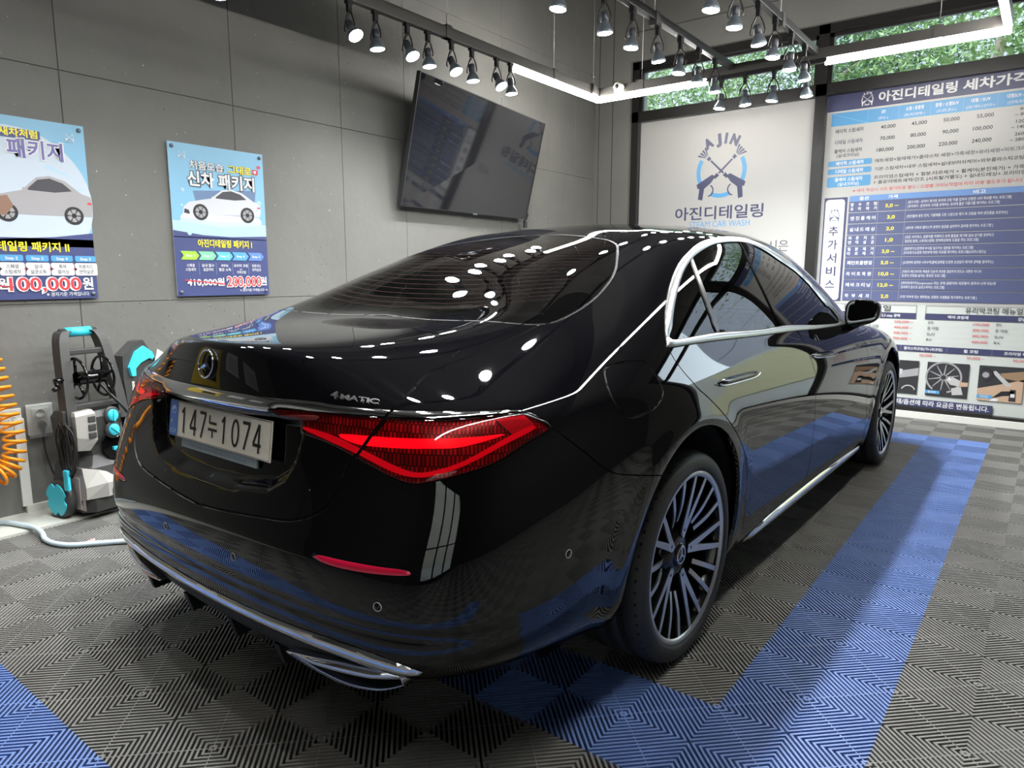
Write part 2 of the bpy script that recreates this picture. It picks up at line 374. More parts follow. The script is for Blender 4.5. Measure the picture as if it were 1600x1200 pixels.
# shuttered building across the street, seen mirrored in the car doors
M_cream = mat('cream_shutter', (.66, .60, .38), .5)
sb = empty('shuttered_shop', (4.5, 10, 0)); tag(sb, 'cream ribbed shutter of the shop across the street beside the right window', 'building')
V = []; F = []; zz = 0.
while zz < 2.4:
    for dz, dy in ((0, .0), (.012, -.02), (.075, -.02)): V += [(2.7, 9.5 + dy, zz + dz), (4.9, 9.5 + dy, zz + dz)]
    zz += .09
for i in range(len(V) // 2 - 1): F.append((2 * i, 2 * i + 1, 2 * i + 3, 2 * i + 2))
o = meshobj('shutter', V, F, M_cream); o.parent = sb; o.matrix_parent_inverse = Matrix.Translation(sb.location).inverted()
mb = MB(); mb.box((2.6, 9.52, 0), (7.5, 11, 2.6)); o = mb.build('wall', mat('shop_wall', (.55, .53, .46), .7)); o.parent = sb; o.matrix_parent_inverse = Matrix.Translation(sb.location).inverted()
# ================================================================= hanging light frame and its spotlights
M_rail = mat('black_rail', (.02, .02, .021), .38, .3)
M_duct = mat('grey_duct', (.09, .085, .08), .4, .4)
M_wire = mat('steel_wire', (.5, .5, .5), .35, .9)
M_tube = mat('led_tube', (1, 1, 1), .4, emit=(1., .97, .92), es=TUBE_STRENGTH)
M_bulb = mat('bulb_face', (1, 1, 1), .3, emit=(.93, .98, 1.), es=LAMP_STRENGTH)
M_sock = mat('lamp_socket', (.03, .035, .045), .4)
M_alu = mat('lamp_bowl', (.16, .19, .22), .35, .5)
FX0, FX1, FY1, FY0, FZ = -1.69, 1.42, 3.79, -2.9, 2.85      # LED tube centre line
fr = empty('light_frame', (0, 0, ZC)); tag(fr, 'large rectangular hanging light frame of grey ducts with white LED tubes under the ceiling', 'light frame')
def kid(o, p):
    o.parent = p; o.matrix_parent_inverse = p.matrix_basis.inverted(); return o
def duct(a, b, m=M_duct, w=.045, h=.075, z=FZ + .03, name='rail'):
    (x0, y0), (x1, y1) = a, b; mb = MB()
    mb.box((min(x0, x1) - w / 2, min(y0, y1) - w / 2, z), (max(x0, x1) + w / 2, max(y0, y1) + w / 2, z + h), bev=.004)
    return kid(mb.build(name, m), fr)
duct((FX0, FY0), (FX0, FY1)); duct((FX1, FY0), (FX1, FY1)); duct((FX0 + .05, FY1), (FX1 - .05, FY1)); duct((FX0 + .05, FY0), (FX1 - .05, FY0))
MX, RX = -.43, .215
duct((MX, FY0), (MX, FY1 - .05), M_rail, .045, .05, FZ + .06); duct((RX, FY0), (RX, FY1 - .05), M_rail, .045, .05, FZ + .06)
duct((FX0, FY0), (FX0, 2.49), M_rail, .04, .035, FZ + .045, 'track'); duct((-.63, FY1), (.28, FY1), M_rail, .036, .03, FZ, 'track')
def tube(a, b):
    (x0, y0), (x1, y1) = a, b; mb = MB(); mb.box((min(x0, x1) - .016, min(y0, y1) - .016, FZ - .018), (max(x0, x1) + .016, max(y0, y1) + .016, FZ + .03), bev=.008)
    return kid(mb.build('led_tube', M_tube), fr)
tube((FX0, 2.52), (FX0, FY1 - .016)); tube((FX0 + .03, FY1), (-.655, FY1)); tube((.30, FY1), (FX1 - .03, FY1)); tube((FX1, 1.6), (FX1, FY1 + .0)); tube((FX1, FY0), (FX1, 1.5))
for x, y in ((FX0, 1.73), (FX0, 3.05), (FX0 + .02, 3.66), (-1.25, FY1), (1.02, FY1), (MX, 2.37), (MX, .6), (RX, .9), (FX1, .8), (FX0, -.6), (RX, 2.9)):
    mb = MB(); mb.tube([(x, y, FZ + .10), (x, y, ZC)], .003, 6); kid(mb.build('hanger_wire', M_wire), fr)
    mb = MB(); mb.box((x - .028, y - .028, FZ + .03), (x + .028, y + .028, FZ + .115)); mb.box((x - .06, y - .01, FZ + .115), (x + .012, y + .01, FZ + .122)); kid(mb.build('hanger_clamp', M_duct), fr)
# small white device clipped over the frame
d = empty('motion_sensor', (-1.45, FY1 - .05, FZ)); tag(d, 'small white rounded sensor clipped on the light frame near its left front corner', 'sensor')
M_wpl = mat('white_plastic', (.78, .77, .72), .35)
mb = MB(); mb.lathe([(0, .045), (.03, .043), (.04, .03), (.04, -.03), (.03, -.043), (0, -.045)], 20, Matrix.Translation((0, 0, .075)) @ Matrix.Rotation(math.pi / 2, 4, 'X'))
mb.box((-.03, -.04, -.03), (.03, .01, .07), bev=.012); mb.build('housing', M_wpl, d)
mb = MB(); mb.lathe([(.0, .002), (.018, .0), (.02, -.004)], 16, Matrix.Translation((0, -.046, .075)) @ Matrix.Rotation(math.pi / 2, 4, 'X')); mb.build('lens', M_rail, d)

def make_spot():
    o = empty('spotlight')
    mb = MB(); mb.box((-.016, -.022, -.045), (.016, .022, 0.0)); mb.box((-.012, -.014, -.10), (.012, .014, -.045)); mb.build('stem', M_rail, o)
    mb = MB()
    for s in (-1, 1): mb.tube(bez([(s * .010, 0, -.095), (s * .030, .0, -.14), (s * .046, 0, -.20), (s * .040, 0, -.225)], 5), .0045, 6)
    mb.build('bracket', M_rail, o)
    mb = MB(); mb.tube(bez([(.0, .012, -.09), (-.035, .02, -.12), (-.045, .012, -.155), (-.012, .006, -.17)], 5), .003, 6); mb.build('cord', M_rail, o)
    mb = MB(); mb.lathe([(0, -.155), (.022, -.157), (.024, -.17), (.024, -.215), (.02, -.222)], 18); mb.build('socket', M_sock, o)
    mb = MB(); mb.lathe([(.018, -.215), (.026, -.235), (.040, -.262), (.047, -.285), (.047, -.296), (.044, -.300)], 24); b = mb.build('bowl', M_alu, o)
    mb = MB(); mb.lathe([(.0445, -.2985), (.036, -.303), (.02, -.3065), (0, -.3075)], 24); mb.build('bulb_face', M_bulb, o)
    ld = bpy.data.lights.new('beam', 'SPOT'); ld.energy = SPOT_W; ld.spot_size = math.radians(150); ld.spot_blend = 1.; ld.shadow_soft_size = .04; ld.color = (.98, .99, 1.)
    lo = bpy.data.objects.new('beam', ld); link(lo, o); lo.location = (0, 0, -.262)
    return o
def aim(o, tilt, az):
    """tip socket, bowl, face and cord about the bracket hinge"""
    piv = Vector((0, 0, -.155)); Rm = Matrix.Rotation(az, 4, 'Z') @ Matrix.Rotation(tilt, 4, 'Y') @ Matrix.Rotation(-az, 4, 'Z')
    for c in o.children:
        if c.name.split('.')[0] in ('socket', 'bowl', 'bulb_face', 'beam'): c.matrix_local = Matrix.Translation(piv) @ Rm @ Matrix.Translation(-piv) @ Matrix.Translation((0, 0, -.262 if c.type == 'LIGHT' else 0))
spot0 = make_spot(); used = []
for c in spot0.children:
    if c.type == 'MESH':
        for v in c.data.vertices: v.co.z *= .82
ORD = ['first', 'second', 'third', 'fourth', 'fifth', 'sixth', 'seventh', 'eighth', 'ninth']
def spot(x, y, z, tilt, az, label, grp):
    o = spot0 if not used else copy_tree(spot0)
    used.append(o); o.location = (x, y, z); aim(o, tilt, az); tag(o, label, 'spotlight', grp)

for k, (y, tl) in enumerate([(.87, .65), (1.077, .1), (1.35, .55), (1.541, .1), (1.778, .5), (1.995, .1), (2.283, .55), (2.455, .1)]):
    spot(FX0, y, FZ + .05, -tl, .0 if k % 2 == 0 else .6, f'spotlight on the left rail, {ORD[k]} of the eight in view from the camera end', 'spotlights on the left rail')
for k, y in enumerate([1.25, 1.72, 2.07, 2.42, 2.78, 3.10, 3.42]):
    spot(MX, y, FZ + .065, [.12, -.08, .1, -.15, .1, .05, -.05][k], 1.0, f'spotlight on the middle rail, {ORD[k]} of the seven in view from the camera end', 'spotlights on the middle rail')
for k, y in enumerate([1.76, 2.10, 2.48, 2.81, 3.16, 3.49]):
    spot(RX, y, FZ + .065, [.1, .05, -.15, .1, .05, -.1][k], .8, f'spotlight on the right rail, {ORD[k]} of the six in view from the camera end', 'spotlights on the right rail')
for k, x in enumerate([-.52, -.322, -.093, .158]):
    spot(x, FY1, FZ + .02, [.1, -.1, .1, -.05][k], .3, f'spotlight under the front bar of the frame, {ORD[k]} of its four from the left', 'spotlights on the front bar')

for y in (.02, -.35, -.8, -1.3):
    spot(FX0, y, FZ + .05, -.3, 0., 'spotlight on the left rail above the picture, mirrored in the car', 'spotlights on the left rail above the picture')
    spot(MX, y + .3, FZ + .065, 0., 0., 'spotlight on the middle rail above the picture, mirrored in the car', 'spotlights on the middle rail above the picture')
    spot(RX, y + .5, FZ + .065, 0., 0., 'spotlight on the right rail above the picture, mirrored in the car', 'spotlights on the right rail above the picture')
# ================================================================= the car: smooth body surface (bicubic B-spline)
_P = np.array([[(0,-1.02,0.235),(0.25,-1.015,0.235),(0.48,-1,0.245),(0.67,-0.955,0.275),(0.77,-0.86,0.29),(0.8,-0.7,0.285),(0.82,-0.5,0.25),(0.83,-0.15,0.2),(0.83,0.25,0.17),(0.83,0.75,0.165),(0.83,1.3,0.165),(0.83,1.85,0.165),(0.83,2.35,0.165),(0.83,2.8,0.165),(0.83,3.2,0.17),(0.82,3.55,0.18),(0.76,3.72,0.2),(0.6,3.82,0.2),(0.3,3.86,0.2),(0,3.87,0.2)],
 [(0,-1.095,0.275),(0.25,-1.092,0.275),(0.5,-1.078,0.285),(0.71,-1.038,0.312),(0.835,-0.95,0.332),(0.885,-0.77,0.322),(0.9,-0.5,0.28),(0.912,-0.15,0.22),(0.915,0.25,0.19),(0.915,0.75,0.185),(0.915,1.3,0.185),(0.915,1.85,0.185),(0.915,2.35,0.185),(0.915,2.8,0.185),(0.91,3.2,0.19),(0.9,3.55,0.2),(0.82,3.81,0.21),(0.66,3.92,0.21),(0.35,3.97,0.21),(0,3.98,0.21)],
 [(0,-1.135,0.385),(0.25,-1.132,0.385),(0.5,-1.12,0.388),(0.73,-1.085,0.39),(0.875,-0.985,0.39),(0.93,-0.79,0.38),(0.945,-0.5,0.36),(0.945,-0.15,0.345),(0.938,0.25,0.33),(0.932,0.75,0.33),(0.93,1.3,0.33),(0.93,1.85,0.33),(0.932,2.35,0.33),(0.94,2.8,0.33),(0.942,3.2,0.33),(0.93,3.55,0.33),(0.87,3.84,0.33),(0.7,3.97,0.33),(0.36,4.02,0.33),(0,4.03,0.33)],
 [(0,-1.155,0.49),(0.25,-1.15,0.49),(0.5,-1.137,0.49),(0.72,-1.1,0.49),(0.88,-0.995,0.49),(0.94,-0.8,0.49),(0.962,-0.5,0.49),(0.962,-0.15,0.49),(0.952,0.25,0.49),(0.945,0.75,0.49),(0.945,1.3,0.49),(0.945,1.85,0.49),(0.948,2.35,0.49),(0.955,2.8,0.49),(0.958,3.2,0.49),(0.945,3.55,0.49),(0.88,3.83,0.47),(0.7,3.97,0.47),(0.36,4.03,0.47),(0,4.04,0.47)],
 [(0,-1.158,0.6),(0.25,-1.153,0.6),(0.5,-1.135,0.6),(0.71,-1.093,0.6),(0.88,-0.975,0.6),(0.945,-0.785,0.6),(0.968,-0.5,0.61),(0.97,-0.15,0.61),(0.964,0.25,0.61),(0.958,0.75,0.61),(0.957,1.3,0.61),(0.957,1.85,0.61),(0.958,2.35,0.61),(0.962,2.8,0.61),(0.963,3.2,0.61),(0.945,3.55,0.61),(0.88,3.8,0.58),(0.69,3.95,0.58),(0.36,4.02,0.58),(0,4.035,0.58)],
 [(0,-1.135,0.665),(0.25,-1.128,0.665),(0.5,-1.105,0.67),(0.72,-1.068,0.68),(0.895,-0.945,0.69),(0.945,-0.745,0.7),(0.97,-0.5,0.715),(0.973,-0.15,0.72),(0.969,0.25,0.72),(0.965,0.75,0.72),(0.964,1.3,0.72),(0.963,1.85,0.72),(0.963,2.35,0.715),(0.965,2.8,0.71),(0.962,3.2,0.7),(0.94,3.55,0.69),(0.87,3.76,0.67),(0.68,3.92,0.67),(0.36,4,0.67),(0,4.02,0.67)],
 [(0,-1.105,0.8),(0.25,-1.095,0.8),(0.48,-1.063,0.805),(0.71,-1.025,0.81),(0.89,-0.895,0.815),(0.93,-0.69,0.82),(0.96,-0.5,0.825),(0.968,-0.15,0.825),(0.966,0.25,0.825),(0.963,0.75,0.82),(0.962,1.3,0.82),(0.96,1.85,0.815),(0.958,2.35,0.81),(0.957,2.8,0.8),(0.952,3.2,0.785),(0.925,3.55,0.76),(0.855,3.7,0.73),(0.67,3.87,0.72),(0.36,3.97,0.72),(0,3.99,0.72)],
 [(0,-1.108,0.945),(0.25,-1.09,0.945),(0.46,-1.048,0.943),(0.675,-0.99,0.94),(0.835,-0.858,0.935),(0.897,-0.675,0.93),(0.932,-0.5,0.925),(0.952,-0.15,0.92),(0.952,0.25,0.91),(0.948,0.75,0.905),(0.946,1.3,0.9),(0.944,1.85,0.895),(0.94,2.35,0.885),(0.936,2.8,0.87),(0.925,3.2,0.85),(0.89,3.55,0.82),(0.82,3.62,0.78),(0.65,3.8,0.77),(0.36,3.92,0.77),(0,3.95,0.77)],
 [(0,-1.092,1.062),(0.25,-1.06,1.058),(0.4385,-1.01,1.0211),(0.6325,-0.9107,0.9873),(0.7922,-0.761,0.9785),(0.8655,-0.5901,0.9728),(0.907,-0.4268,0.9663),(0.9326,-0.1197,0.9579),(0.9344,0.2509,0.9512),(0.926,0.75,0.966),(0.924,1.3,0.96),(0.922,1.85,0.952),(0.917,2.35,0.942),(0.9,2.8,0.925),(0.87,3.2,0.9),(0.82,3.55,0.865),(0.76,3.52,0.83),(0.62,3.72,0.82),(0.36,3.86,0.81),(0,3.9,0.81)],
 [(0,-1.085,1.083),(0.25,-1.05,1.078),(0.4233,-0.9697,1.0597),(0.6002,-0.8179,1.0302),(0.7532,-0.6562,1.0228),(0.8346,-0.4976,1.0169),(0.8815,-0.3452,1.0091),(0.9123,-0.0802,0.9966),(0.9188,0.2544,0.9852),(0.914,0.75,0.987),(0.912,1.3,0.98),(0.908,1.85,0.972),(0.9,2.35,0.962),(0.87,2.8,0.95),(0.81,3.15,0.925),(0.75,3.42,0.893),(0.67,3.58,0.865),(0.55,3.68,0.855),(0.34,3.77,0.85),(0,3.8,0.85)],
 [(0,-1.05,1.089),(0.245,-1.014,1.085),(0.4165,-0.8661,1.0803),(0.5815,-0.6959,1.0705),(0.7198,-0.5359,1.0697),(0.8039,-0.3902,1.0643),(0.8543,-0.2479,1.0555),(0.8895,-0.0227,1.0387),(0.9044,0.2669,1.0144),(0.906,0.75,1.002),(0.904,1.3,0.995),(0.9,1.85,0.986),(0.888,2.33,0.976),(0.845,2.7,0.962),(0.77,2.95,0.945),(0.69,3.15,0.925),(0.58,3.25,0.915),(0.46,3.31,0.915),(0.26,3.36,0.92),(0,3.38,0.925)],
 [(0,-0.66,1.108),(0.24,-0.645,1.107),(0.4197,-0.6324,1.1066),(0.5722,-0.5348,1.1153),(0.6907,-0.3937,1.1218),(0.772,-0.2619,1.1171),(0.8234,-0.1291,1.1081),(0.8614,0.061,1.0885),(0.8866,0.3017,1.0502),(0.897,0.75,1.02),(0.896,1.3,1.012),(0.892,1.85,1.003),(0.878,2.29,0.992),(0.838,2.58,0.98),(0.765,2.76,0.972),(0.65,2.88,0.968),(0.52,2.94,0.97),(0.37,2.97,0.975),(0.2,2.99,0.98),(0,3,0.985)],
 [(0,-0.38,1.122),(0.22,-0.385,1.122),(0.4221,-0.3871,1.1489),(0.5636,-0.3368,1.1721),(0.6625,-0.2255,1.1815),(0.737,-0.1093,1.1775),(0.7869,0.0139,1.1695),(0.8249,0.176,1.1503),(0.8578,0.3759,1.1068),(0.889,0.75,1.04),(0.889,1.3,1.03),(0.884,1.85,1.02),(0.868,2.25,1.01),(0.835,2.45,1),(0.76,2.56,0.998),(0.62,2.63,0.998),(0.47,2.67,1),(0.32,2.69,1.003),(0.16,2.7,1.005),(0,2.7,1.005)],
 [(0,-0.123,1.2592),(0.1958,-0.1225,1.2608),(0.3724,-0.114,1.2691),(0.5106,-0.0783,1.2749),(0.616,-0.007,1.2704),(0.6902,0.0821,1.261),(0.7435,0.1802,1.2405),(0.7781,0.3224,1.2263),(0.811,0.4962,1.1926),(0.8387,0.84,1.1619),(0.8387,1.3,1.1543),(0.8331,1.76,1.1437),(0.8174,2.091,1.1313),(0.7819,2.2748,1.1236),(0.705,2.379,1.1299),(0.569,2.44,1.1369),(0.431,2.474,1.1413),(0.293,2.491,1.1449),(0.145,2.501,1.1475),(0,2.501,1.1478)],
 [(0,0.1528,1.363),(0.1889,0.1519,1.3627),(0.3579,0.152,1.3616),(0.4872,0.1653,1.3573),(0.5822,0.208,1.347),(0.6471,0.2779,1.3371),(0.6937,0.3649,1.3198),(0.7219,0.4942,1.3146),(0.7461,0.6505,1.3),(0.7649,0.948,1.3012),(0.7649,1.3,1.2965),(0.7586,1.652,1.2852),(0.7432,1.9002,1.2699),(0.706,2.0601,1.2642),(0.6315,2.1543,1.2774),(0.5078,2.2045,1.2905),(0.3842,2.2313,1.2978),(0.2606,2.2447,1.3021),(0.127,2.2547,1.3054),(0,2.2547,1.3061)],
 [(0,0.45,1.437),(0.2,0.445,1.435),(0.38,0.425,1.427),(0.495,0.4,1.415),(0.56,0.41,1.406),(0.605,0.47,1.402),(0.64,0.56,1.404),(0.66,0.68,1.41),(0.67,0.82,1.416),(0.674,1.05,1.422),(0.674,1.3,1.42),(0.667,1.55,1.408),(0.652,1.72,1.39),(0.615,1.85,1.385),(0.55,1.93,1.4),(0.45,1.97,1.415),(0.34,1.99,1.425),(0.23,2,1.43),(0.11,2.01,1.434),(0,2.01,1.435)],
 [(0,0.5842,1.4715),(0.1692,0.5803,1.47),(0.3228,0.5669,1.4637),(0.4213,0.5496,1.4541),(0.4764,0.5618,1.4591),(0.5137,0.613,1.456),(0.5432,0.6876,1.4573),(0.5588,0.7878,1.462),(0.5666,0.9036,1.4667),(0.5697,1.0962,1.4714),(0.5697,1.3066,1.4698),(0.5643,1.5214,1.4602),(0.5526,1.6628,1.4458),(0.5215,1.7708,1.4416),(0.4686,1.8398,1.4533),(0.3862,1.8754,1.453),(0.2916,1.8932,1.4608),(0.197,1.9032,1.4647),(0.0946,1.911,1.4679),(0,1.911,1.4686)],
 [(0,0.8038,1.5013),(0.1188,0.8017,1.5004),(0.2292,0.7991,1.4971),(0.3007,0.7944,1.4915),(0.3396,0.8102,1.4877),(0.3643,0.847,1.486),(0.3848,0.8964,1.4863),(0.3932,0.9642,1.4888),(0.3974,1.0404,1.4913),(0.3991,1.1718,1.4938),(0.3991,1.3174,1.493),(0.3961,1.4746,1.4874),(0.3898,1.5692,1.4786),(0.3685,1.6412,1.476),(0.3354,1.6922,1.4823),(0.2818,1.7206,1.4886),(0.2124,1.7348,1.4928),(0.143,1.7448,1.4949),(0.0694,1.749,1.4965),(0,1.749,1.497)],
 [(0,1.06,1.513),(0.06,1.06,1.513),(0.12,1.07,1.513),(0.16,1.08,1.512),(0.18,1.1,1.512),(0.19,1.12,1.512),(0.2,1.14,1.511),(0.2,1.17,1.511),(0.2,1.2,1.511),(0.2,1.26,1.511),(0.2,1.33,1.511),(0.2,1.42,1.51),(0.2,1.46,1.508),(0.19,1.49,1.507),(0.18,1.52,1.507),(0.16,1.54,1.507),(0.12,1.55,1.507),(0.08,1.56,1.507),(0.04,1.56,1.507),(0,1.56,1.507)],
 [(0,1.2,1.516),(0,1.208,1.516),(0,1.216,1.516),(0,1.224,1.516),(0,1.232,1.516),(0,1.24,1.516),(0,1.25,1.516),(0,1.2657,1.516),(0,1.2814,1.516),(0,1.2971,1.516),(0,1.3129,1.516),(0,1.3286,1.516),(0,1.3443,1.516),(0,1.36,1.516),(0,1.37,1.516),(0,1.376,1.516),(0,1.382,1.516),(0,1.388,1.516),(0,1.394,1.516),(0,1.4,1.516)]])
NR, NC = _P.shape[:2]
_m = np.array([-1, 1, 1])
_Q = np.concatenate([2 * _P[:1] - _P[1:2], _P, _P[-2:-1] * _m], 0)
_Q = np.concatenate([_Q[:, 1:2] * _m, _Q, _Q[:, -2:-1] * _m], 1)
def _bs(t): return np.stack([(1 - t) ** 3, 3 * t ** 3 - 6 * t ** 2 + 4, -3 * t ** 3 + 3 * t ** 2 + 3 * t + 1, t ** 3], -1) / 6
def surf0(u, v):
    u = np.clip(np.asarray(u, float), 0, NC - 1 - 1e-9); v = np.clip(np.asarray(v, float), 0, NR - 1 - 1e-9)
    iu = np.floor(u).astype(int); iv = np.floor(v).astype(int); bu = _bs(u - iu); bv = _bs(v - iv); o = np.zeros(u.shape + (3,))
    for a in range(4):
        for b in range(4): o += (bv[..., a] * bu[..., b])[..., None] * _Q[iv + a, iu + b]
    return o
OUT = {
 'trunk': [(0.387, 11.758), (0.598, 11.746), (2.28, 11.432), (3.652, 11.029), (3.932, 10.949), (3.637, 10.478), (3.316, 9.8), (3.121, 9.164), (3.01, 8.772), (2.962, 8.186), (2.902, 7.603), (2.797, 7.198), (2.484, 6.435), (2.365, 6.216), (2.27, 6.021), (2.196, 5.681), (2.089, 5.408), (1.96, 5.191), (1.728, 4.971), (1.474, 4.851), (1.117, 4.776), (0.486, 4.619), (0.119, 4.544)],
 'rearwin': [(0.387, 11.758), (2.28, 11.432), (3.637, 11.059), (4.043, 11.449), (4.287, 12.379), (4.146, 13.242), (3.414, 14.188), (2.72, 14.58), (1.795, 14.808), (0.198, 15.084)],
 'dlo_o': [(6.815, 9.956), (6.724, 10.225), (6.533, 11.118), (6.344, 11.971), (6.176, 12.895), (6.135, 13.667), (6.291, 14.245), (6.785, 14.806), (7.655, 15.142), (8.614, 15.297), (9.519, 15.3), (10.166, 14.997), (10.675, 14.627), (11.128, 14.137), (11.396, 13.486), (11.653, 12.778), (11.752, 12.031), (11.372, 9.999), (10.406, 10.828), (9.635, 11.182), (8.655, 10.873), (7.723, 10.429)],
 'dlo_i': [(6.865, 10.43), (6.746, 11.161), (6.625, 12.029), (6.529, 12.96), (6.532, 13.605), (6.712, 14.158), (7.17, 14.556), (7.84, 14.847), (8.804, 14.998), (9.372, 14.981), (9.916, 14.752), (10.364, 14.358), (10.875, 13.953), (11.099, 13.467), (11.248, 12.661), (11.167, 11.891), (11.004, 11.42), (10.459, 11.63), (9.867, 11.878), (9.332, 11.874), (8.04, 11.205)],
 'bpil_l': [(9.019, 14.95), (9.005, 14.257), (9.102, 13.703), (9.214, 13.181), (9.329, 12.638), (9.438, 11.894)],
 'bpil_r': [(9.564, 14.978), (9.47, 14.282), (9.533, 13.735), (9.625, 13.216), (9.728, 12.671), (9.83, 11.922)],
 'quarter': [(6.618, 14.15), (7.033, 13.565), (7.35, 13.031), (7.601, 12.503), (7.806, 11.925), (7.975, 11.136)],
 'rdoor': [(6.806, 9.949), (7.064, 8.831), (7.39, 7.047), (7.807, 5.854), (8.058, 5.113)],
 'fline': [(9.866, 10.436), (9.893, 7.302), (10.013, 5.956), (10.068, 4.574), (10.176, 3.03), (10.202, 2.361)],
 'fdoor': [(11.928, 8.144), (12.088, 6.499), (12.18, 5.172), (12.193, 3.821), (12.545, 2.035)],
 'fuel': [(5.576, 8.794), (5.592, 9.074), (5.851, 9.242), (6.25, 9.3), (6.416, 9.097), (6.654, 8.219), (6.773, 7.382), (6.747, 6.998), (6.61, 6.723), (6.366, 6.612), (6.23, 6.62), (6.102, 6.773), (5.943, 7.311), (5.695, 8.301)],
 'bsplit': [(4.784, 6.847), (4.924, 6.647), (5.395, 6.032), (5.702, 5.578), (5.866, 5.372), (6.296, 5.043), (6.707, 4.75)],
 'tail': [(1.142, 6.856), (1.257, 6.942), (1.881, 7.005), (2.741, 7.077), (3.405, 7.119), (3.88, 7.209), (4.363, 7.275), (4.52, 7.154), (4.819, 6.792), (4.425, 6.499), (4.01, 6.221), (3.652, 6.075), (3.275, 5.931), (3.069, 5.899), (2.849, 5.983), (2.46, 6.205), (2.042, 6.422), (1.586, 6.561)],
 'tbar': [(2.153, 6.627), (2.755, 6.667), (3.303, 6.696), (3.89, 6.741), (4.177, 6.765), (3.652, 6.549), (3.305, 6.507), (2.759, 6.481), (2.377, 6.491)],
 'tvee': [(1.556, 6.675), (2.01, 6.485), (2.458, 6.292), (2.844, 6.083), (3.11, 6.008), (3.336, 6.049), (3.65, 6.205), (4.146, 6.548), (4.559, 6.8), (4.498, 6.888), (4.125, 6.652), (3.65, 6.293), (3.333, 6.134), (3.107, 6.092), (2.841, 6.205), (2.509, 6.388), (2.04, 6.607)],
 'ttip': [(4.015, 7.131), (4.395, 7.212), (4.574, 6.874), (4.261, 6.712)],
 'twhite': [(1.296, 6.823), (1.852, 6.933), (1.827, 6.825), (1.456, 6.791)],
 'bar_t': [(0.234, 7.121), (1.067, 7.154), (1.798, 7.235), (2.155, 7.224), (2.729, 7.276), (3.297, 7.327), (3.809, 7.362), (4.266, 7.357), (4.496, 7.235)],
 'bar_b': [(0.678, 6.853), (1.138, 6.855), (1.331, 6.97), (1.904, 6.996), (2.734, 7.076), (3.402, 7.119), (3.876, 7.209), (4.363, 7.275)],
 'refl': [(1.969, 4.216), (2.404, 4.238), (2.863, 4.24), (3.188, 4.232), (3.278, 4.122), (3.231, 4.061), (2.949, 4.028), (2.578, 4), (2.255, 4.004), (2.062, 4.074)],
 'chr_t': [(0.509, 2.049), (1.121, 2.102), (1.199, 2.106), (1.97, 2.175), (2.394, 2.162), (2.754, 2.097), (3.074, 1.887), (3.273, 1.394)],
 'chr_b': [(1.046, 1.911), (1.345, 1.823), (1.922, 1.894), (2.434, 1.895), (2.864, 1.483), (3.039, 1.184)],
 'exh': [(1.546, 1.564), (1.636, 1.735), (1.788, 1.848), (2.27, 1.9), (2.737, 1.714), (2.923, 1.112), (1.777, 1.245)],
 'step': [(2.144, 2.776), (2.703, 2.81), (3.222, 2.695), (3.872, 2.193)],
 'sens': [(2.892, 3.307), (5.239, 3.924), (0.741, 3.376)],
 'recess': [(1.648, 6.602), (1.617, 6.421), (1.514, 6.076), (1.42, 5.759), (1.214, 5.541), (0.822, 5.451), (0.391, 5.353)],
 'emblem': [(0.052, 7.635)],
 'fmatic': [(2.013, 7.64), (2.673, 7.702), (2.684, 7.495)],
 'handle_r': [(7.769, 7.082), (8.664, 6.998)],
 'handle_f': [(9.95, 7.05), (10.825, 6.748)],
 'hlamp': [(6.241, 3.645)],
}
# ---- small shape corrections laid over the spline surface
def seg_dist2(P, A):
    """distance from points P (n,k) to the polyline A (m,k)"""
    best = np.full(len(P), 1e9)
    for a, b in zip(A[:-1], A[1:]):
        ab = b - a; L = (ab * ab).sum()
        t = np.clip(((P - a) @ ab) / max(L, 1e-12), 0, 1); q = P - a - t[:, None] * ab
        best = np.minimum(best, (q * q).sum(1))
    return np.sqrt(best)
def inside(P, poly):
    x, y = P[:, 0], P[:, 1]; r = np.zeros(len(P), bool); n = len(poly)
    for i in range(n):
        (x0, y0), (x1, y1) = poly[i], poly[(i + 1) % n]
        if y0 == y1: continue
        c = ((y0 > y) != (y1 > y)) & (x < (x1 - x0) * (y - y0) / (y1 - y0) + x0); r ^= c
    return r
def sstep(t): t = np.clip(t, 0, 1); return t * t * (3 - 2 * t)
_REC = np.array([(-.385, .912), (-.39, .87), (-.372, .80), (-.345, .755), (-.29, .722), (-.15, .705), (0, .70), (.15, .705), (.29, .722), (.345, .755), (.372, .80), (.39, .87), (.385, .912)])
def surf(u, v):
    S = surf0(u, v); sh = S.shape; p = S.reshape(-1, 3).copy()
    m = (p[:, 1] < -.95) & (p[:, 2] > .6) & (p[:, 2] < .93) & (np.abs(p[:, 0]) < .5)
    if m.any():
        q = p[m][:, [0, 2]]; d = seg_dist2(q, np.vstack([_REC, _REC[:1]])); ins = inside(q, _REC)
        dd = np.where(ins, d, -d)
        p[m, 1] += .036 * sstep((dd + .006) / .034)
    # rear bumper: soft shelf above the chrome line, and the scooped lower door
    m = (p[:, 1] < -.5) & (p[:, 2] > .40) & (p[:, 2] < .56)
    k = np.exp(-((p[:, 2] - .455) / .022) ** 2) * sstep((-.6 - p[:, 1]) / .3) * m
    p[:, 1] += .010 * k
    # wheel-arch swell
    for yc in (0., 3.106):
        r = np.hypot(p[:, 1] - yc, p[:, 2] - .355); k = np.exp(-((r - .455) / .05) ** 2) * (np.abs(p[:, 0]) > .6) * (p[:, 2] < .95)
        p[:, 0] += np.sign(p[:, 0]) * .007 * k
    return p.reshape(sh)
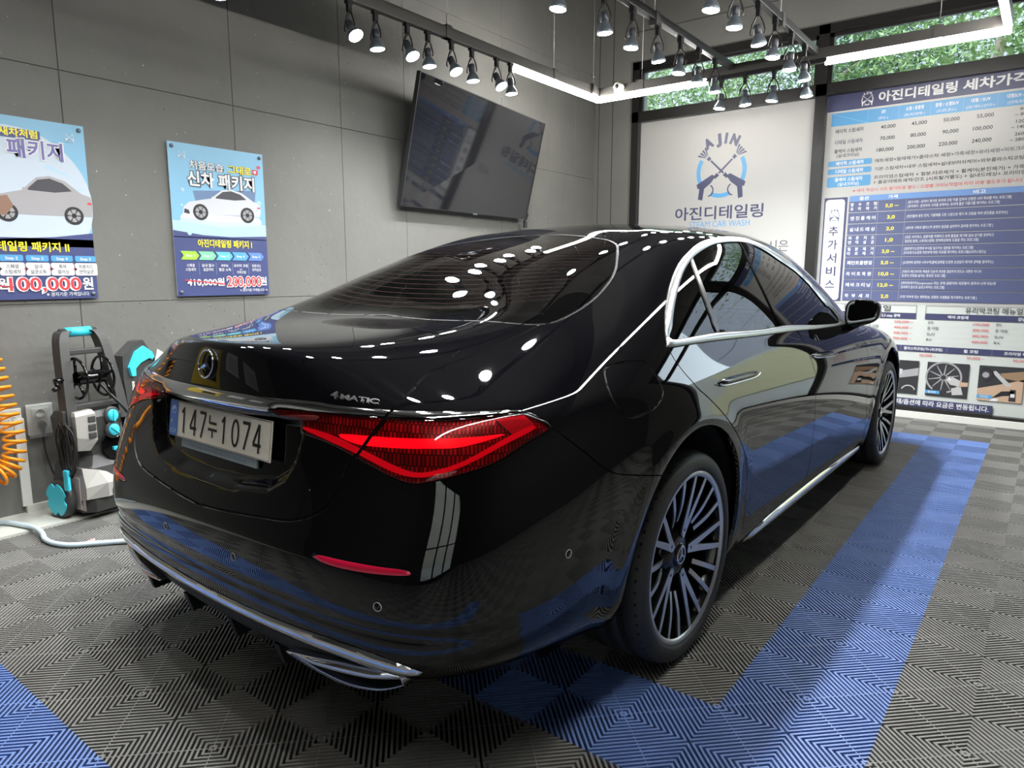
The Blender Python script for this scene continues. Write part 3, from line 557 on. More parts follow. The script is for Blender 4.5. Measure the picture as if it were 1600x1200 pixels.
def snormal(u, v):
    e = .02; a = surf(np.clip(u + e, 0, NC - 1), v) - surf(np.clip(u - e, 0, NC - 1), v); b = surf(u, np.clip(v + e, 0, NR - 1)) - surf(u, np.clip(v - e, 0, NR - 1))
    n = np.cross(a, b); L = np.linalg.norm(n, axis=-1, keepdims=True); n = n / np.maximum(L, 1e-9)
    n[(L[..., 0] < 1e-7)] = (0, 0, 1)
    n[np.asarray(u) < 1e-6, 0] = 0
    n[np.asarray(v) > NR - 1 - 1e-6, 0] = 0
    return n / np.maximum(np.linalg.norm(n, axis=-1, keepdims=True), 1e-9)
def cm(pts, n=6, closed=True):
    return np.array([(q.x, q.y) for q in bez([(a, b, 0) for a, b in pts], n, closed)])

class Skin:
    def __init__(s):
        us = np.concatenate([np.linspace(i, i + 1, (20 if i < 5 else 12 if i < 8 else 8), endpoint=False) for i in range(NC - 1)] + [[NC - 1]])
        vs = np.unique(np.round(np.concatenate([np.linspace(0, NR - 1, (NR - 1) * 8 + 1), np.arange(5.25, 7.40, 1 / 32)]), 6)); U, Vv = np.meshgrid(us, vs); n = len(us)
        s.uv = np.stack([U.ravel(), Vv.ravel()], 1); s.p = surf(s.uv[:, 0], s.uv[:, 1]); s.F = []
        for j in range(len(vs) - 1):
            for i in range(n - 1): a = j * n + i; s.F.append((a, a + 1, a + n + 1, a + n))
        s.lab = ['body'] * len(s.F); s.ext = {}
    def sd(s, poly, line=None):
        """signed 3-D distance (+ inside) of every vertex to the outline poly given in surface coordinates"""
        poly = np.asarray(poly, float)
        ln = np.vstack([poly, poly[:1]]) if line is None else np.asarray(line, float)
        runs = []; cur = []
        for q in ln:
            if q[0] < -.01:
                if len(cur) > 1: runs.append(np.array(cur))
                cur = []
            else: cur.append(q)
        if len(cur) > 1: runs.append(np.array(cur))
        d = np.full(len(s.uv), .3)
        for r in runs:
            a = []
            for q0, q1 in zip(r[:-1], r[1:]):
                k = max(1, int(np.abs(q1 - q0).max() / .12)); a += [q0 + (q1 - q0) * t / k for t in range(k)]
            r = np.array(a + [r[-1]]); lo, hi = r.min(0) - .9, r.max(0) + .9
            m = ((s.uv >= lo) & (s.uv <= hi)).all(1)
            d[m] = np.minimum(d[m], seg_dist2(s.p[m], surf(r[:, 0], r[:, 1])))
        return np.where(inside(s.uv, poly), d, -d)
    def cut(s, d, extras=(), only=None):
        """split faces along d = 0; d (and extras) are extended to the new vertices"""
        d = np.where(np.abs(d) < 2.5e-4, 0, d); sg = np.sign(d); new = {}; nuv = []; nd = []; F2 = []; L2 = []; base = len(s.uv); ex = [list() for _ in extras]
        def mid(a, b):
            k = (a, b) if a < b else (b, a)
            if k not in new:
                t = d[k[0]] / (d[k[0]] - d[k[1]]); new[k] = base + len(nuv); nuv.append(s.uv[k[0]] * (1 - t) + s.uv[k[1]] * t)
                for e, x in zip(ex, extras): e.append(x[k[0]] * (1 - t) + x[k[1]] * t)
            return new[k]
        sgl = sg.tolist()
        for f, lb in zip(s.F, s.lab):
            q = [sgl[i] for i in f]
            if (only and lb not in only) or max(q) <= 0 or min(q) >= 0: F2.append(f); L2.append(lb); continue
            pos, neg = [], []; n = len(f)
            for i in range(n):
                a, b = f[i], f[(i + 1) % n]; x = q[i]; y = q[(i + 1) % n]
                if x >= 0: pos.append(a)
                if x <= 0: neg.append(a)
                if x * y < 0: m = mid(a, b); pos.append(m); neg.append(m)
            for g in (pos, neg):
                if len(g) > 2: F2.append(tuple(g)); L2.append(lb)
        s.F, s.lab = F2, L2
        if nuv:
            nuv = np.array(nuv); s.uv = np.vstack([s.uv, nuv]); s.p = np.vstack([s.p, surf(nuv[:, 0], nuv[:, 1])])
            d = np.concatenate([d, np.zeros(len(nuv))])
        return [d] + [np.concatenate([x, e]) for x, e in zip(extras, ex)]
    def mean(s, d): return [sum(d[i] for i in f) / len(f) for f in s.F]
    def region(s, poly, name, gap=.0025, allow=('body',), line=None, gapname='gap'):
        """outline a region, leave a groove of half width gap round it"""
        d = s.sd(poly, line); d, = s.cut(d, only=allow + (gapname,))
        if gap:
            _, d = s.cut(d - gap, (d,), only=allow); _, d = s.cut(d + gap, (d,), only=allow)
        mm = s.mean(d)
        for i, m in enumerate(mm):
            if s.lab[i] in allow:
                if gap and abs(m) < gap: s.lab[i] = gapname
                elif m > 0: s.lab[i] = name if isinstance(name, str) else name[s.lab[i]]
        s.ext[name if isinstance(name, str) else 'x'] = d
        return d
    def pad(s, d): return np.concatenate([d, np.full(len(s.uv) - len(d), 0.)]) if len(d) < len(s.uv) else d
    def emit(s, name, labels, m, parent, off=None, side='both', custom=True, attr=None, smooth=True, uvmap=False):
        """side: both = one mesh welded across the centre line, R / L = that side only"""
        ids = [i for i, l in enumerate(s.lab) if l in labels]
        if not ids: print('EMPTY', name, labels); return None
        used_ = sorted({v for i in ids for v in s.F[i]}); mp = {v: k for k, v in enumerate(used_)}; ua = np.array(used_)
        P = s.p[ua].copy(); N = snormal(s.uv[ua, 0], s.uv[ua, 1])
        if off is not None:
            o = off(ua) if callable(off) else off
            P = P + N * (np.asarray(o)[:, None] if np.ndim(o) else o)
        F = [tuple(mp[v] for v in s.F[i]) for i in ids]; V = []; NN = []; FF = []
        if side in ('both', 'R'): V = list(P); NN = list(N); FF = list(F)
        if side in ('both', 'L'):
            b = len(V); k2 = {}; 
            for k in range(len(P)):
                if side == 'both' and abs(P[k, 0]) < 1e-5: k2[k] = k
                else: k2[k] = len(V); V.append(P[k] * (-1, 1, 1)); NN.append(N[k] * (-1, 1, 1))
            FF += [tuple(k2[v] for v in f)[::-1] for f in F]
        o = meshobj(name, V, FF, m, parent, smooth=smooth, nrm=NN if (custom and smooth) else None)
        if uvmap:
            me = o.data; ul = me.uv_layers.new(name='UVMap'); uu = s.uv[ua]; allv = [tuple(uu[k]) for k in range(len(P))]
            if side == 'both':
                for k in range(len(P)):
                    if not abs(P[k, 0]) < 1e-5: allv.append(tuple(uu[k] * (-1, 1)))
            for lp in me.loops: ul.data[lp.index].uv = allv[lp.vertex_index]
        return o

# ---- materials of the car
M_paint = mat('black_gloss_paint', (.0025, .0025, .0035), .018, ior=1.6)
M_gap = mat('panel_gap', (.0015, .0015, .0015), .5)
M_chrome = mat('chrome', (.82, .83, .85), .06, 1.)
M_satin = mat('satin_chrome', (.52, .54, .54), .30, 1.)
M_bar = mat('dark_chrome', (.80, .81, .83), .045, 1.)
M_gloss = mat('gloss_black_trim', (.003, .003, .003), .03)
M_priv = glass_mat('tinted_glass', (.10, .105, .11), trans=.75, ior=1.62, base=(.002, .002, .0025))
M_liner = mat('wheel_arch_liner', (.008, .008, .008), .8)
M_rubber = mat('tyre_rubber', (.028, .028, .027), .55, bump=(60, .1))
M_matte = mat('matte_black_plastic', (.012, .012, .012), .5)
M_redl = glass_mat('red_lens', (.95, .42, .42), trans=.98, ior=1.5, base=(.1, 0, 0))
M_redb = mat('red_light_bar', (.85, .005, .02), .25, emit=(1., .004, .02), es=.6)
M_redv = mat('red_light_guide', (.60, .004, .02), .2, emit=(1., .004, .03), es=.22)
M_redd = mat('red_reflector_plastic', (.80, .008, .06), .15, coat=1.)
M_greyw = mat('white_lamp_plastic', (.55, .50, .48), .3)
def led_mat():
    m = mat('red_led_panel', (.25, .01, .015), .25); nt = m.node_tree; L = nt.links; b = nt.nodes['Principled BSDF']
    uvn = nt.nodes.new('ShaderNodeUVMap'); mp = nt.nodes.new('ShaderNodeMapping'); mp.inputs['Scale'].default_value = (1, 1, 1); L.new(uvn.outputs[0], mp.inputs[0])
    br = nt.nodes.new('ShaderNodeTexBrick'); br.inputs['Color1'].default_value = (.62, .012, .03, 1); br.inputs['Color2'].default_value = (.22, .006, .012, 1); br.inputs['Mortar'].default_value = (.07, .003, .006, 1)
    br.inputs['Scale'].default_value = 1.; br.inputs['Mortar Size'].default_value = .012; br.inputs['Brick Width'].default_value = .048; br.inputs['Row Height'].default_value = .20; br.inputs['Mortar Smooth'].default_value = .3
    L.new(mp.outputs[0], br.inputs['Vector']); L.new(br.outputs['Color'], b.inputs['Base Color']); return m
M_led = led_mat()
M_lampdark = mat('lamp_housing_dark', (.05, .004, .006), .2)
def defrost_mat():
    m = M_priv.copy(); m.name = 'heated_rear_glass'; nt = m.node_tree; L = nt.links
    out = [n for n in nt.nodes if n.type == 'OUTPUT_MATERIAL'][0]; src = out.inputs[0].links[0].from_socket
    uvn = nt.nodes.new('ShaderNodeUVMap'); sp = nt.nodes.new('ShaderNodeSeparateXYZ'); L.new(uvn.outputs[0], sp.inputs[0])
    def M(op, a, b=None):
        n = nt.nodes.new('ShaderNodeMath'); n.operation = op
        for k, x in enumerate((a, b)):
            if x is None: continue
            if isinstance(x, (int, float)): n.inputs[k].default_value = x
            else: L.new(x, n.inputs[k])
        return n.outputs[0]
    fr = M('FRACT', M('MULTIPLY', sp.outputs[1], 7.5)); ln = M('LESS_THAN', fr, .07)
    au = M('ABSOLUTE', sp.outputs[0]); lim = M('LESS_THAN', au, M('SUBTRACT', 3.35, M('MULTIPLY', M('ABSOLUTE', M('SUBTRACT', sp.outputs[1], 13.0)), .12)))
    ok = M('MULTIPLY', M('MULTIPLY', ln, lim), M('MULTIPLY', M('GREATER_THAN', sp.outputs[1], 12.05), M('LESS_THAN', sp.outputs[1], 14.55)))
    df = nt.nodes.new('ShaderNodeBsdfDiffuse'); df.inputs[0].default_value = (.16, .09, .08, 1)
    mx = nt.nodes.new('ShaderNodeMixShader'); L.new(M('MULTIPLY', ok, .14), mx.inputs[0]); L.new(src, mx.inputs[1]); L.new(df.outputs[0], mx.inputs[2]); L.new(mx.outputs[0], out.inputs[0])
    return m
M_rearg = defrost_mat()

# ---- cut the skin into its panels
sk = Skin()
ARCH = .437
for yc in (0., 3.106):
    d = ARCH - np.hypot(sk.p[:, 1] - yc, sk.p[:, 2] - .355); d = np.where((sk.p[:, 0] > .5) & (sk.p[:, 2] < .95), d, -1.)
    d, = sk.cut(d); mm = sk.mean(d)
    for i, m in enumerate(mm):
        if m > 0: sk.lab[i] = 'hole%d' % (yc > 1)
def ctr(v, u=-1.): return [(0., v), (u, v)]
O = OUT
rw = [(0, 11.80)] + O['rearwin'][1:-1] + [(.8, 15.06), (0, 15.12)]
rwp = np.vstack([cm(rw, 6, False), [(-1, 15.12), (-1, 11.80)]])
sk.region(rwp, 'rearglass', .004, gapname='seal')
dlo = O['dlo_o'][:15] + [(11.62, 13.2), (11.80, 12.2), (11.80, 11.3), (11.5, 10.75)] + O['dlo_o'][18:]
dlop = np.vstack([[dlo[0]], cm(dlo[:-1] + [dlo[-1]], 5, True)])
dlop = cm(dlo, 5, True)
d_dlo = sk.region(dlop, 'dlo', .0015, gapname='seal')
dli = O['dlo_i'][:15] + [(11.42, 12.6), (11.45, 11.75), (11.2, 11.45)] + O['dlo_i'][17:]
d_dli = sk.region(cm(dli, 5, True), 'sideglass', .0012, allow=('dlo',), gapname='seal')
d_dlo = sk.sd(dlop)
bl, br_ = O['bpil_l'], O['bpil_r']
sk.region(np.array([(bl[0][0], 15.4)] + bl + [(bl[-1][0] + .03, 11.5), (br_[-1][0] + .03, 11.5)] + br_[::-1] + [(br_[0][0], 15.4)]), 'pillar', .0030, allow=('sideglass',), gapname='seal')
qd = O['quarter']; w = .085
ql = [(u - w * (1.2 - .1 * k), v) for k, (u, v) in enumerate(qd)]; qr = [(u + w * (1.0 - .06 * k), v) for k, (u, v) in enumerate(qd)]
sk.region(np.array([(ql[0][0] - .02, ql[0][1] + .5)] + ql + [(ql[-1][0] + .1, 11.4), (qr[-1][0] + .1, 11.4)] + qr[::-1] + [(qr[0][0] - .02, qr[0][1] + .5)]), 'divider', .002, allow=('sideglass',), gapname='seal')
tr = O['trunk']
trl = [(0, 11.74)] + [(1.9, 11.74), (3.3, 11.75), (3.62, 11.62), (3.66, 11.02)] + tr[6:22] + [(0, 4.53)]
trp = np.vstack([cm(trl, 5, False), [(-1, 4.53), (-1, 11.74)]])
sk.region(trp, 'trunk', .0038)
sk.region(cm(O['tail'], 4, True), {'body': 'tail_q', 'trunk': 'tail_t', 'gap': 'gap'}, .0015, allow=('body', 'trunk'), gapname='seal')
d_tail = sk.sd(cm(O['tail'], 4, True))
bt = [(0, 7.15)] + O['bar_t'][1:] + [(4.62, 7.08)]
bb = [(4.55, 7.11), (4.407, 7.21), (3.91, 7.15), (3.423, 7.075), (2.746, 7.05), (1.906, 7.005), (1.30, 6.98), (1.15, 6.86), (.68, 6.84), (0, 6.84)]
barp = np.vstack([cm(bt, 4, False), cm(bb, 4, False), [(-1, 6.84), (-1, 7.15)]])
sk.region(barp, {'body': 'bar_q', 'trunk': 'bar_t'}, .001, allow=('body', 'trunk'), gapname='seal')
d_bar = sk.sd(barp)
# rear bumper: everything under the lamp and the trunk lid up to the wheel arch
i_t = 13
bump = [(-1, -1), (-1, 4.53), (0, 4.53)] + tr[21:12:-1] + [(2.40, 6.24)] + O['tail'][-3:7:-1] + [(4.831, 6.776)] + O['bsplit'][1:] + [(7.3, 3.6), (7.3, -1)]
dl = [(4.80, 6.80)] + O['bsplit'] + [(7.3, 4.5)]
sk.region(np.array(bump), 'bumper', .002, line=np.array(dl))
dd = sk.mean(sk.sd(np.array(bump), np.array(dl)))
for i, m in enumerate(dd):
    if sk.lab[i] == 'body' and m > 0: sk.lab[i] = 'bumper'
rd = O['rdoor']; fl = O['fline']; fd = O['fdoor']
rdoor = [(7.6, 12.4), (6.95, 11.0)] + rd + [(8.32, 4.2), (8.5, 3.2), (8.56, 2.3), (8.6, 1.62), (10.19, 1.62), (10.2, 2.36)] + fl[-2::-1] + [(9.8, 11.1), (9.6, 12.4)]
sk.region(np.array(rdoor), 'rear_door', .0025)
fdoor = fl + [(10.2, 1.62), (12.55, 1.62), (12.52, 2.035)] + fd[-2::-1] + [(11.95, 9.2), (11.6, 10.85), (11.4, 11.6), (9.8, 11.6)]
sk.region(np.array(fdoor), 'front_door', .0025)
sk.region(cm(O['fuel'], 5, True), 'fuel_door', .0035)
ws = [(13.35, 12.25), (14.2, 12.3), (16, 12.25), (19, 12.2), (20, 12.2), (20, 14.9), (16, 14.85), (14.4, 14.7), (13.75, 14.4)]
sk.region(np.array(ws), 'windshield', .004, gapname='seal')
sk.region(np.array([(13.25, 11.75), (13.1, 11.0), (13.7, 9.9), (14.6, 9.45), (16.2, 9.3), (20, 9.25), (20, 11.85)]), 'hood', .0025)
sk.region(cm([(14.7, 7.0), (15.7, 6.75), (16.9, 6.9), (17.25, 7.3), (16.6, 8.1), (15.3, 8.5), (14.5, 8.2)], 4), 'headlight', .002)
sk.region(cm([(17.6, 4.6), (18.6, 4.4), (20, 4.4), (20, 7.9), (18.4, 7.8), (17.7, 7.2)], 3), 'grille', .002)
sk.region(cm([(11.0, 1.42), (9.2, 1.36), (8.75, 1.0), (8.9, .80), (10.2, .72), (12.2, .72), (12.5, .9), (12.42, 1.22)], 4), 'sill', .001, gapname='seal')
d_sill = sk.ext['sill']
sk.region(cm(O['refl'], 4, True), 'reflector', .0015, allow=('bumper',), gapname='seal'); d_refl = sk.ext['reflector']
ct = [(0, 2.0), (1.12, 2.06), (1.97, 2.14), (2.395, 2.15), (2.756, 2.08), (3.08, 1.9), (3.36, 1.62)]
cb = [(3.30, 1.44), (2.95, 1.40), (2.436, 1.60), (1.92, 1.66), (1.345, 1.66), (0, 1.63)]
chrp = np.vstack([cm(ct, 4, False), cm(cb, 4, False), [(-1, 1.63), (-1, 2.0)]])
sk.region(chrp, 'bumper_chrome', .001, allow=('bumper',), gapname='seal'); d_chr = sk.ext['bumper_chrome']
sk.region(np.array([(-1, 1.60), (0, 1.60), (1.345, 1.62), (1.92, 1.62), (2.436, 1.55), (2.95, 1.34), (3.1, 1.15), (3.1, -1), (-1, -1)]), 'diffuser', 0, allow=('bumper',))
# lamp inner pattern
for nm, allow in (('tvee', ('tail_q', 'tail_t')), ('tbar', ('tail_q', 'tail_t')), ('ttip', ('tail_q', 'tail_t')), ('twhite', ('tail_q', 'tail_t'))):
    mp_ = {l: l + '.' + nm for l in allow}
    sk.region(cm(O[nm], 3, True) if nm != 'ttip' else np.array(O[nm]), mp_, 0, allow=allow)
d_dlo = sk.sd(dlop); d_dli = sk.sd(cm(dli, 5, True)); d_bar = sk.sd(barp); d_chr = sk.sd(chrp); d_tail = sk.sd(cm(O['tail'], 4, True))
d_sill = sk.sd(cm([(11.0, 1.42), (9.2, 1.36), (8.75, 1.0), (8.9, .80), (10.2, .72), (12.2, .72), (12.5, .9), (12.42, 1.22)], 4)); d_refl = sk.sd(cm(O['refl'], 4, True))
# groove depth: vertices in the middle of a groove belong only to groove faces
only_gap = {}
for f, l in zip(sk.F, sk.lab):
    for v in f: only_gap[v] = only_gap.get(v, True) and l in ('gap', 'seal')
def groove(dep): return lambda ua: np.array([-dep if only_gap.get(int(v)) else 0. for v in ua])
def bulge(d, h, r): return lambda ua: h * (1 - np.exp(-np.maximum(d[ua], 0) / r))

# ---- the car
car = empty('car', (0, 0, 0), -.0162)
tag(car, 'glossy black four-door sedan with red tail lamps parked on ribbed floor tiles', 'car')
sk.emit('body_shell', ('body',), M_paint, car)
sk.emit('trunk_lid', ('trunk',), M_paint, car); trunk = COL.objects['trunk_lid']
bumper = sk.emit('rear_bumper', ('bumper',), M_paint, car)
sk.emit('diffuser', ('diffuser',), M_matte, bumper)
sk.emit('hood', ('hood',), M_paint, car)
sk.emit('shut_line', ('gap',), M_gap, car, groove(.006), smooth=False)
sk.emit('rubber_seal', ('seal',), M_gap, car, groove(.003), smooth=False)
sk.emit('rear_window', ('rearglass',), M_rearg, car, -.0005, uvmap=True)
sk.emit('windshield', ('windshield',), M_priv, car, -.0005)
sk.emit('trim_bar', ('bar_t',), M_bar, trunk, bulge(d_bar, .006, .008), custom=False)
sk.emit('bumper_chrome_strip', ('bumper_chrome',), M_chrome, bumper, bulge(d_chr, .014, .008), custom=False)
sk.emit('grille', ('grille',), M_matte, car, -.004)
for sd_ in ('R', 'L'):
    rdr = sk.emit('rear_door', ('rear_door',), M_paint, car, side=sd_); fdr = sk.emit('front_door', ('front_door',), M_paint, car, side=sd_)
    if sd_ == 'R': RD, FD = rdr, fdr
    else: RDL, FDL = rdr, fdr
    sk.emit('side_window', ('sideglass',), M_priv, car, -.003, side=sd_)
    sk.emit('window_chrome_surround', ('dlo',), M_satin, car, (lambda ua: .007 * (1 - np.exp(-np.minimum(np.maximum(d_dlo[ua], 0), np.maximum(-d_dli[ua], 0)) / .004))), side=sd_, custom=False)
    sk.emit('door_pillar', ('pillar',), M_gloss, car, .002, side=sd_)
    sk.emit('quarter_glass_divider', ('divider',), mat('divider_grey', (.10, .10, .105), .3, .6), car, .002, side=sd_)
    sk.emit('trim_bar', ('bar_q',), M_bar, car, bulge(d_bar, .006, .008), side=sd_, custom=False)
    if sd_ == 'R': sk.emit('fuel_door', ('fuel_door',), M_paint, car, side=sd_)
    else: sk.emit('quarter_panel', ('fuel_door',), M_paint, car, side=sd_)
    sk.emit('sill_chrome_strip', ('sill',), M_chrome, car, bulge(d_sill, .020, .012), side=sd_, custom=False)
    sk.emit('rear_reflector', ('reflector',), M_redd, bumper, bulge(d_refl, .004, .004), side=sd_, custom=False)
    sk.emit('headlight', ('headlight',), M_greyw, car, -.002, side=sd_)
    for part, pre, par in (('q', 'tail_q', car), ('t', 'tail_t', trunk)):
        labs = tuple(l for l in set(sk.lab) if l.startswith(pre))
        lens = sk.emit('tail_light', labs, M_redl, par, bulge(d_tail, .004, .003), side=sd_, custom=False)
        if par is not car: continue
        # lamp internals are sub-parts of the lens
    for pre in ('tail_q', 'tail_t'):
        par = car if pre == 'tail_q' else trunk
        hs = sk.emit('tail_light_reflector', (pre,) , M_led, par, -.009, side=sd_, custom=False, uvmap=True)
        for nm, off, mm_, pn in (('tvee', -.002, M_redv, 'light_bar'), ('tbar', -.003, M_redb, 'light_bar'), ('ttip', -.003, M_redd, 'side_marker'), ('twhite', -.002, M_greyw, 'reverse_light')):
            if pre + '.' + nm in sk.lab:
                if par is car: sk.emit(pn, (pre + '.' + nm,), mm_, hs, off, side=sd_, custom=False)
                else: sk.emit(pn, (pre + '.' + nm,), mm_, par, off, side=sd_, custom=False)
# bright little edges and wheel-arch returns
def boundary(lab_hole):
    hole = [f for f, l in zip(sk.F, sk.lab) if l == lab_hole]; rest = set()
    for f, l in zip(sk.F, sk.lab):
        if l != lab_hole:
            for a, b in zip(f, f[1:] + f[:1]): rest.add((b, a))
    return [(a, b) for f in hole for a, b in zip(f, f[1:] + f[:1]) if (a, b) in rest]
for hl, yc in (('hole0', 0.), ('hole1', 3.106)):
    E_ = boundary(hl)
    for sx in (1, -1):
        V = []; F = []; V2 = []; F2 = []
        for a, b in E_:
            pa, pb = sk.p[a], sk.p[b]; k = len(V)
            def inn(p, x, g): q = p.copy(); q[0] = x if x is not None else p[0]; r = np.array([q[1] - yc, q[2] - .355]); r = r / np.linalg.norm(r) * (np.linalg.norm(r) + g); q[1] = yc + r[0]; q[2] = .355 + r[1]; return q
            for p in (pa, pb): V += [p * (sx, 1, 1), inn(p, p[0] - .012, -.004) * (sx, 1, 1), inn(p, p[0] - .035, -.002) * (sx, 1, 1)]
            F += [(k, k + 3, k + 4, k + 1), (k + 1, k + 4, k + 5, k + 2)]
            k2 = len(V2)
            for p in (pa, pb): V2 += [inn(p, p[0] - .035, -.002) * (sx, 1, 1), inn(p, p[0] - .05, .012) * (sx, 1, 1), inn(p, .58, .012) * (sx, 1, 1)]
            F2 += [(k2, k2 + 3, k2 + 4, k2 + 1), (k2 + 1, k2 + 4, k2 + 5, k2 + 2)]
        meshobj('wheel_arch_edge', V, F, M_paint, car, smooth=False)
        mb = MB(); mb.add(V2, F2)
        mb.lathe([(.0, .0), (.47, .0)], 40, Matrix.Translation((sx * .58, yc, .355)) @ Matrix.Rotation(math.pi / 2, 4, 'Y'))
        mb.build('wheel_arch_liner', M_liner, car)
# floor pan and dark cabin floor so nothing shows through
us = np.linspace(0, NC - 1, 60); e = surf(us, np.zeros(60)); ring = [tuple(p) for p in e] + [(-p[0], p[1], p[2]) for p in e[::-1][1:-1]]
meshobj('floor_pan', ring, [tuple(range(len(ring)))], M_matte, car)
# cabin: dark seats and headrests behind the tinted glass
M_seat = mat('dark_leather', (.02, .019, .018), .5)
def seat(x, y, w, rear=False):
    mb = MB(); mb.box((x - w / 2, y - .25, .42), (x + w / 2, y + .30, .58), bev=.05); mb.box((x - w / 2, y - .38, .55), (x + w / 2, y - .20, 1.08), bev=.06)
    o = mb.build('seat', M_seat, car); mb = MB(); mb.box((x - .13, y - .40, 1.10), (x + .13, y - .28, 1.25), bev=.04); mb.build('headrest', M_seat, o)
seat(-.38, 1.75, .54); seat(.38, 1.75, .54); seat(-.38, .52, .62); seat(.38, .52, .62)
# ---- wheels
M_rim = mat('machined_rim_face', (.66, .67, .69), .34, 1.)
M_rimb = mat('rim_black', (.006, .006, .007), .15)
M_disc = mat('brake_disc', (.30, .30, .31), .35, .9)
M_cal = mat('brake_caliper', (.42, .36, .26), .35, .6)
def make_wheel(parent, loc, sx):
    """axis along x, outer face towards +x (sx = 1) or -x"""
    B = Matrix.Translation(loc) @ Matrix.Diagonal((sx, 1, 1, 1)) @ Matrix.Rotation(math.pi / 2, 4, 'Y')   # local z -> car x
    def xf(mb): mb.V = [B @ Vector(v) for v in mb.V]; return mb
    if sx < 0:
        def xf(mb): mb.V = [B @ Vector(v) for v in mb.V]; mb.F = [f[::-1] for f in mb.F]; return mb
    R0 = .352
    mb = MB(); prof = [(.262, -.262), (.30, -.266), (.334, -.255), (.349, -.235)]
    for z in (-.19, -.13, -.075):
        prof += [(.352, z - .008), (.344, z - .004), (.344, z + .004), (.352, z + .008)]
    prof += [(.3505, -.028), (.347, -.012), (.338, .004), (.318, .013), (.300, .0145), (.288, .012), (.284, .002), (.272, .0)]
    mb.lathe(prof, 96)
    # sipes across both shoulders
    for k in range(60):
        a = 2 * math.pi * k / 60; c, s_ = math.cos(a), math.sin(a)
        for z0, z1, sl in ((-.002, -.055, .03), (-.21, -.245, -.03)):
            P = []
            for zz, da in ((z0, 0), (z1, sl)):
                for w in (-.0045, .0045):
                    aa = a + da + w / R0
                    rr = (.3512 if zz < -.01 else .3435) + .0012
                    P.append((rr * math.cos(aa), rr * math.sin(aa), zz))
            mb.add([P[0], P[1], P[3], P[2]], [(0, 1, 2, 3)], 1)
    w = xf(mb).build('wheel', [M_rubber, M_gap], parent)
    mb = MB(); mb.lathe([(.286, .004), (.283, .007), (.276, .006), (.270, -.004), (.262, -.02), (.255, -.07), (.25, -.24)], 72, mi=1)
    mb.lathe([(.2865, .006), (.2845, .0088), (.2725, .0082), (.2665, .001)], 72, mi=0)
    mb.lathe([(.25, -.20), (.0, -.20)], 40, mi=1)
    # hub cone
    mb.lathe([(.0, -.030), (.05, -.030), (.085, -.036), (.10, -.060), (.10, -.16)], 40, mi=1)
    def spoke(pts, w0, w1):
        """pts: (radius, angle, z) centre line; black body with a bright machined top face"""
        P = [Vector((r * math.cos(a), r * math.sin(a), z)) for r, a, z in bez([(r, a, z) for r, a, z in pts], 6)]; n = len(P); V = []; F = []; T = []
        for i, p in enumerate(P):
            t = (P[min(i + 1, n - 1)] - P[max(i - 1, 0)]).normalized(); sd = Vector((t.y, -t.x, 0)).normalized(); ww = w0 + (w1 - w0) * i / (n - 1)
            V += [p - sd * ww, p + sd * ww, p + sd * (ww + .003) - Vector((0, 0, .004)), p + sd * (ww * .8) - Vector((0, 0, .034)), p - sd * (ww * .8) - Vector((0, 0, .034)), p - sd * (ww + .003) - Vector((0, 0, .004))]
        for i in range(n - 1):
            a, b = 6 * i, 6 * i + 6; T.append((a, b, b + 1, a + 1))
            for k in range(1, 6): q = (k + 1) % 6; F.append((a + k, b + k, b + q, a + q))
        F.append((0, 1, 2, 3, 4, 5)); F.append(tuple(6 * (n - 1) + k for k in (5, 4, 3, 2, 1, 0)))
        mb.add(V, T, 0); mb.add(V, F, 1)
    ph0 = math.radians(18)
    for k in range(5):
        a = ph0 + 2 * math.pi * k / 5; S = math.radians(18)
        for s_ in (-1, 1):
            spoke([(.066, a + s_ * .03, -.027), (.10, a + s_ * .085, -.023), (.16, a + s_ * .125, -.014), (.22, a + s_ * .148, -.005), (.275, a + s_ * .157, .002)], .0128, .0085)
        # web that closes the V near the hub, with its bolt
        r = [(.058, -.16), (.062, .16), (.092, .155), (.112, .07), (.112, -.07), (.092, -.155)]
        pts = [(q * math.cos(a + da), q * math.sin(a + da)) for q, da in r]
        mb.prism(pts[::1], .0022, Matrix.Translation((0, 0, -.0275)), 0, 1)
        mb.lathe([(.006, -.0245), (.0, -.0245)], 10, Matrix.Translation((.083 * math.cos(a), .083 * math.sin(a), .0)), 1)
        for s_ in (-1, 1):
            da = S + s_ * S * .5
            a2 = a + S + s_ * .16
            spoke([(.122, a + 2 * S / 2 + s_ * .135 + (math.pi / 5 - S), -.030), (.19, a + math.pi / 5 + s_ * .15, -.010), (.275, a + math.pi / 5 + s_ * .157, .002)], .0082, .0085)
    rim = xf(mb).build('rim', [M_rim, M_rimb], w)
    mb = MB(); mb.lathe([(.0, -.021), (.030, -.0215), (.037, -.024), (.042, -.028), (.043, -.034)], 36, mi=0)
    mb.lathe([(.0255, -.0205), (.0285, -.0195), (.0315, -.0215)], 36, mi=1)
    for k in range(3):
        a = math.pi + 2 * math.pi * k / 3
        ca, sa = math.cos(a), math.sin(a)
        mb.prism([(0.0045 * -sa, .0045 * ca), (-.0045 * -sa, -.0045 * ca), (.027 * ca, .027 * sa)], .0022, Matrix.Translation((0, 0, -.0213)), 1)
    xf(mb).build('hub_cap', [M_rimb, M_chrome], w)
    mb = MB(); mb.lathe([(.0, -.105), (.19, -.105), (.195, -.11), (.195, -.135), (.0, -.135)], 48); xf(mb).build('brake_disc', M_disc, w)
    mb = MB(); mb.lathe([(.13, -.088), (.205, -.088), (.215, -.10), (.215, -.15), (.13, -.15), (.13, -.088)], 10, a0=-1.9, a1=-1.15); xf(mb).build('brake_caliper', M_cal, w)
    return w
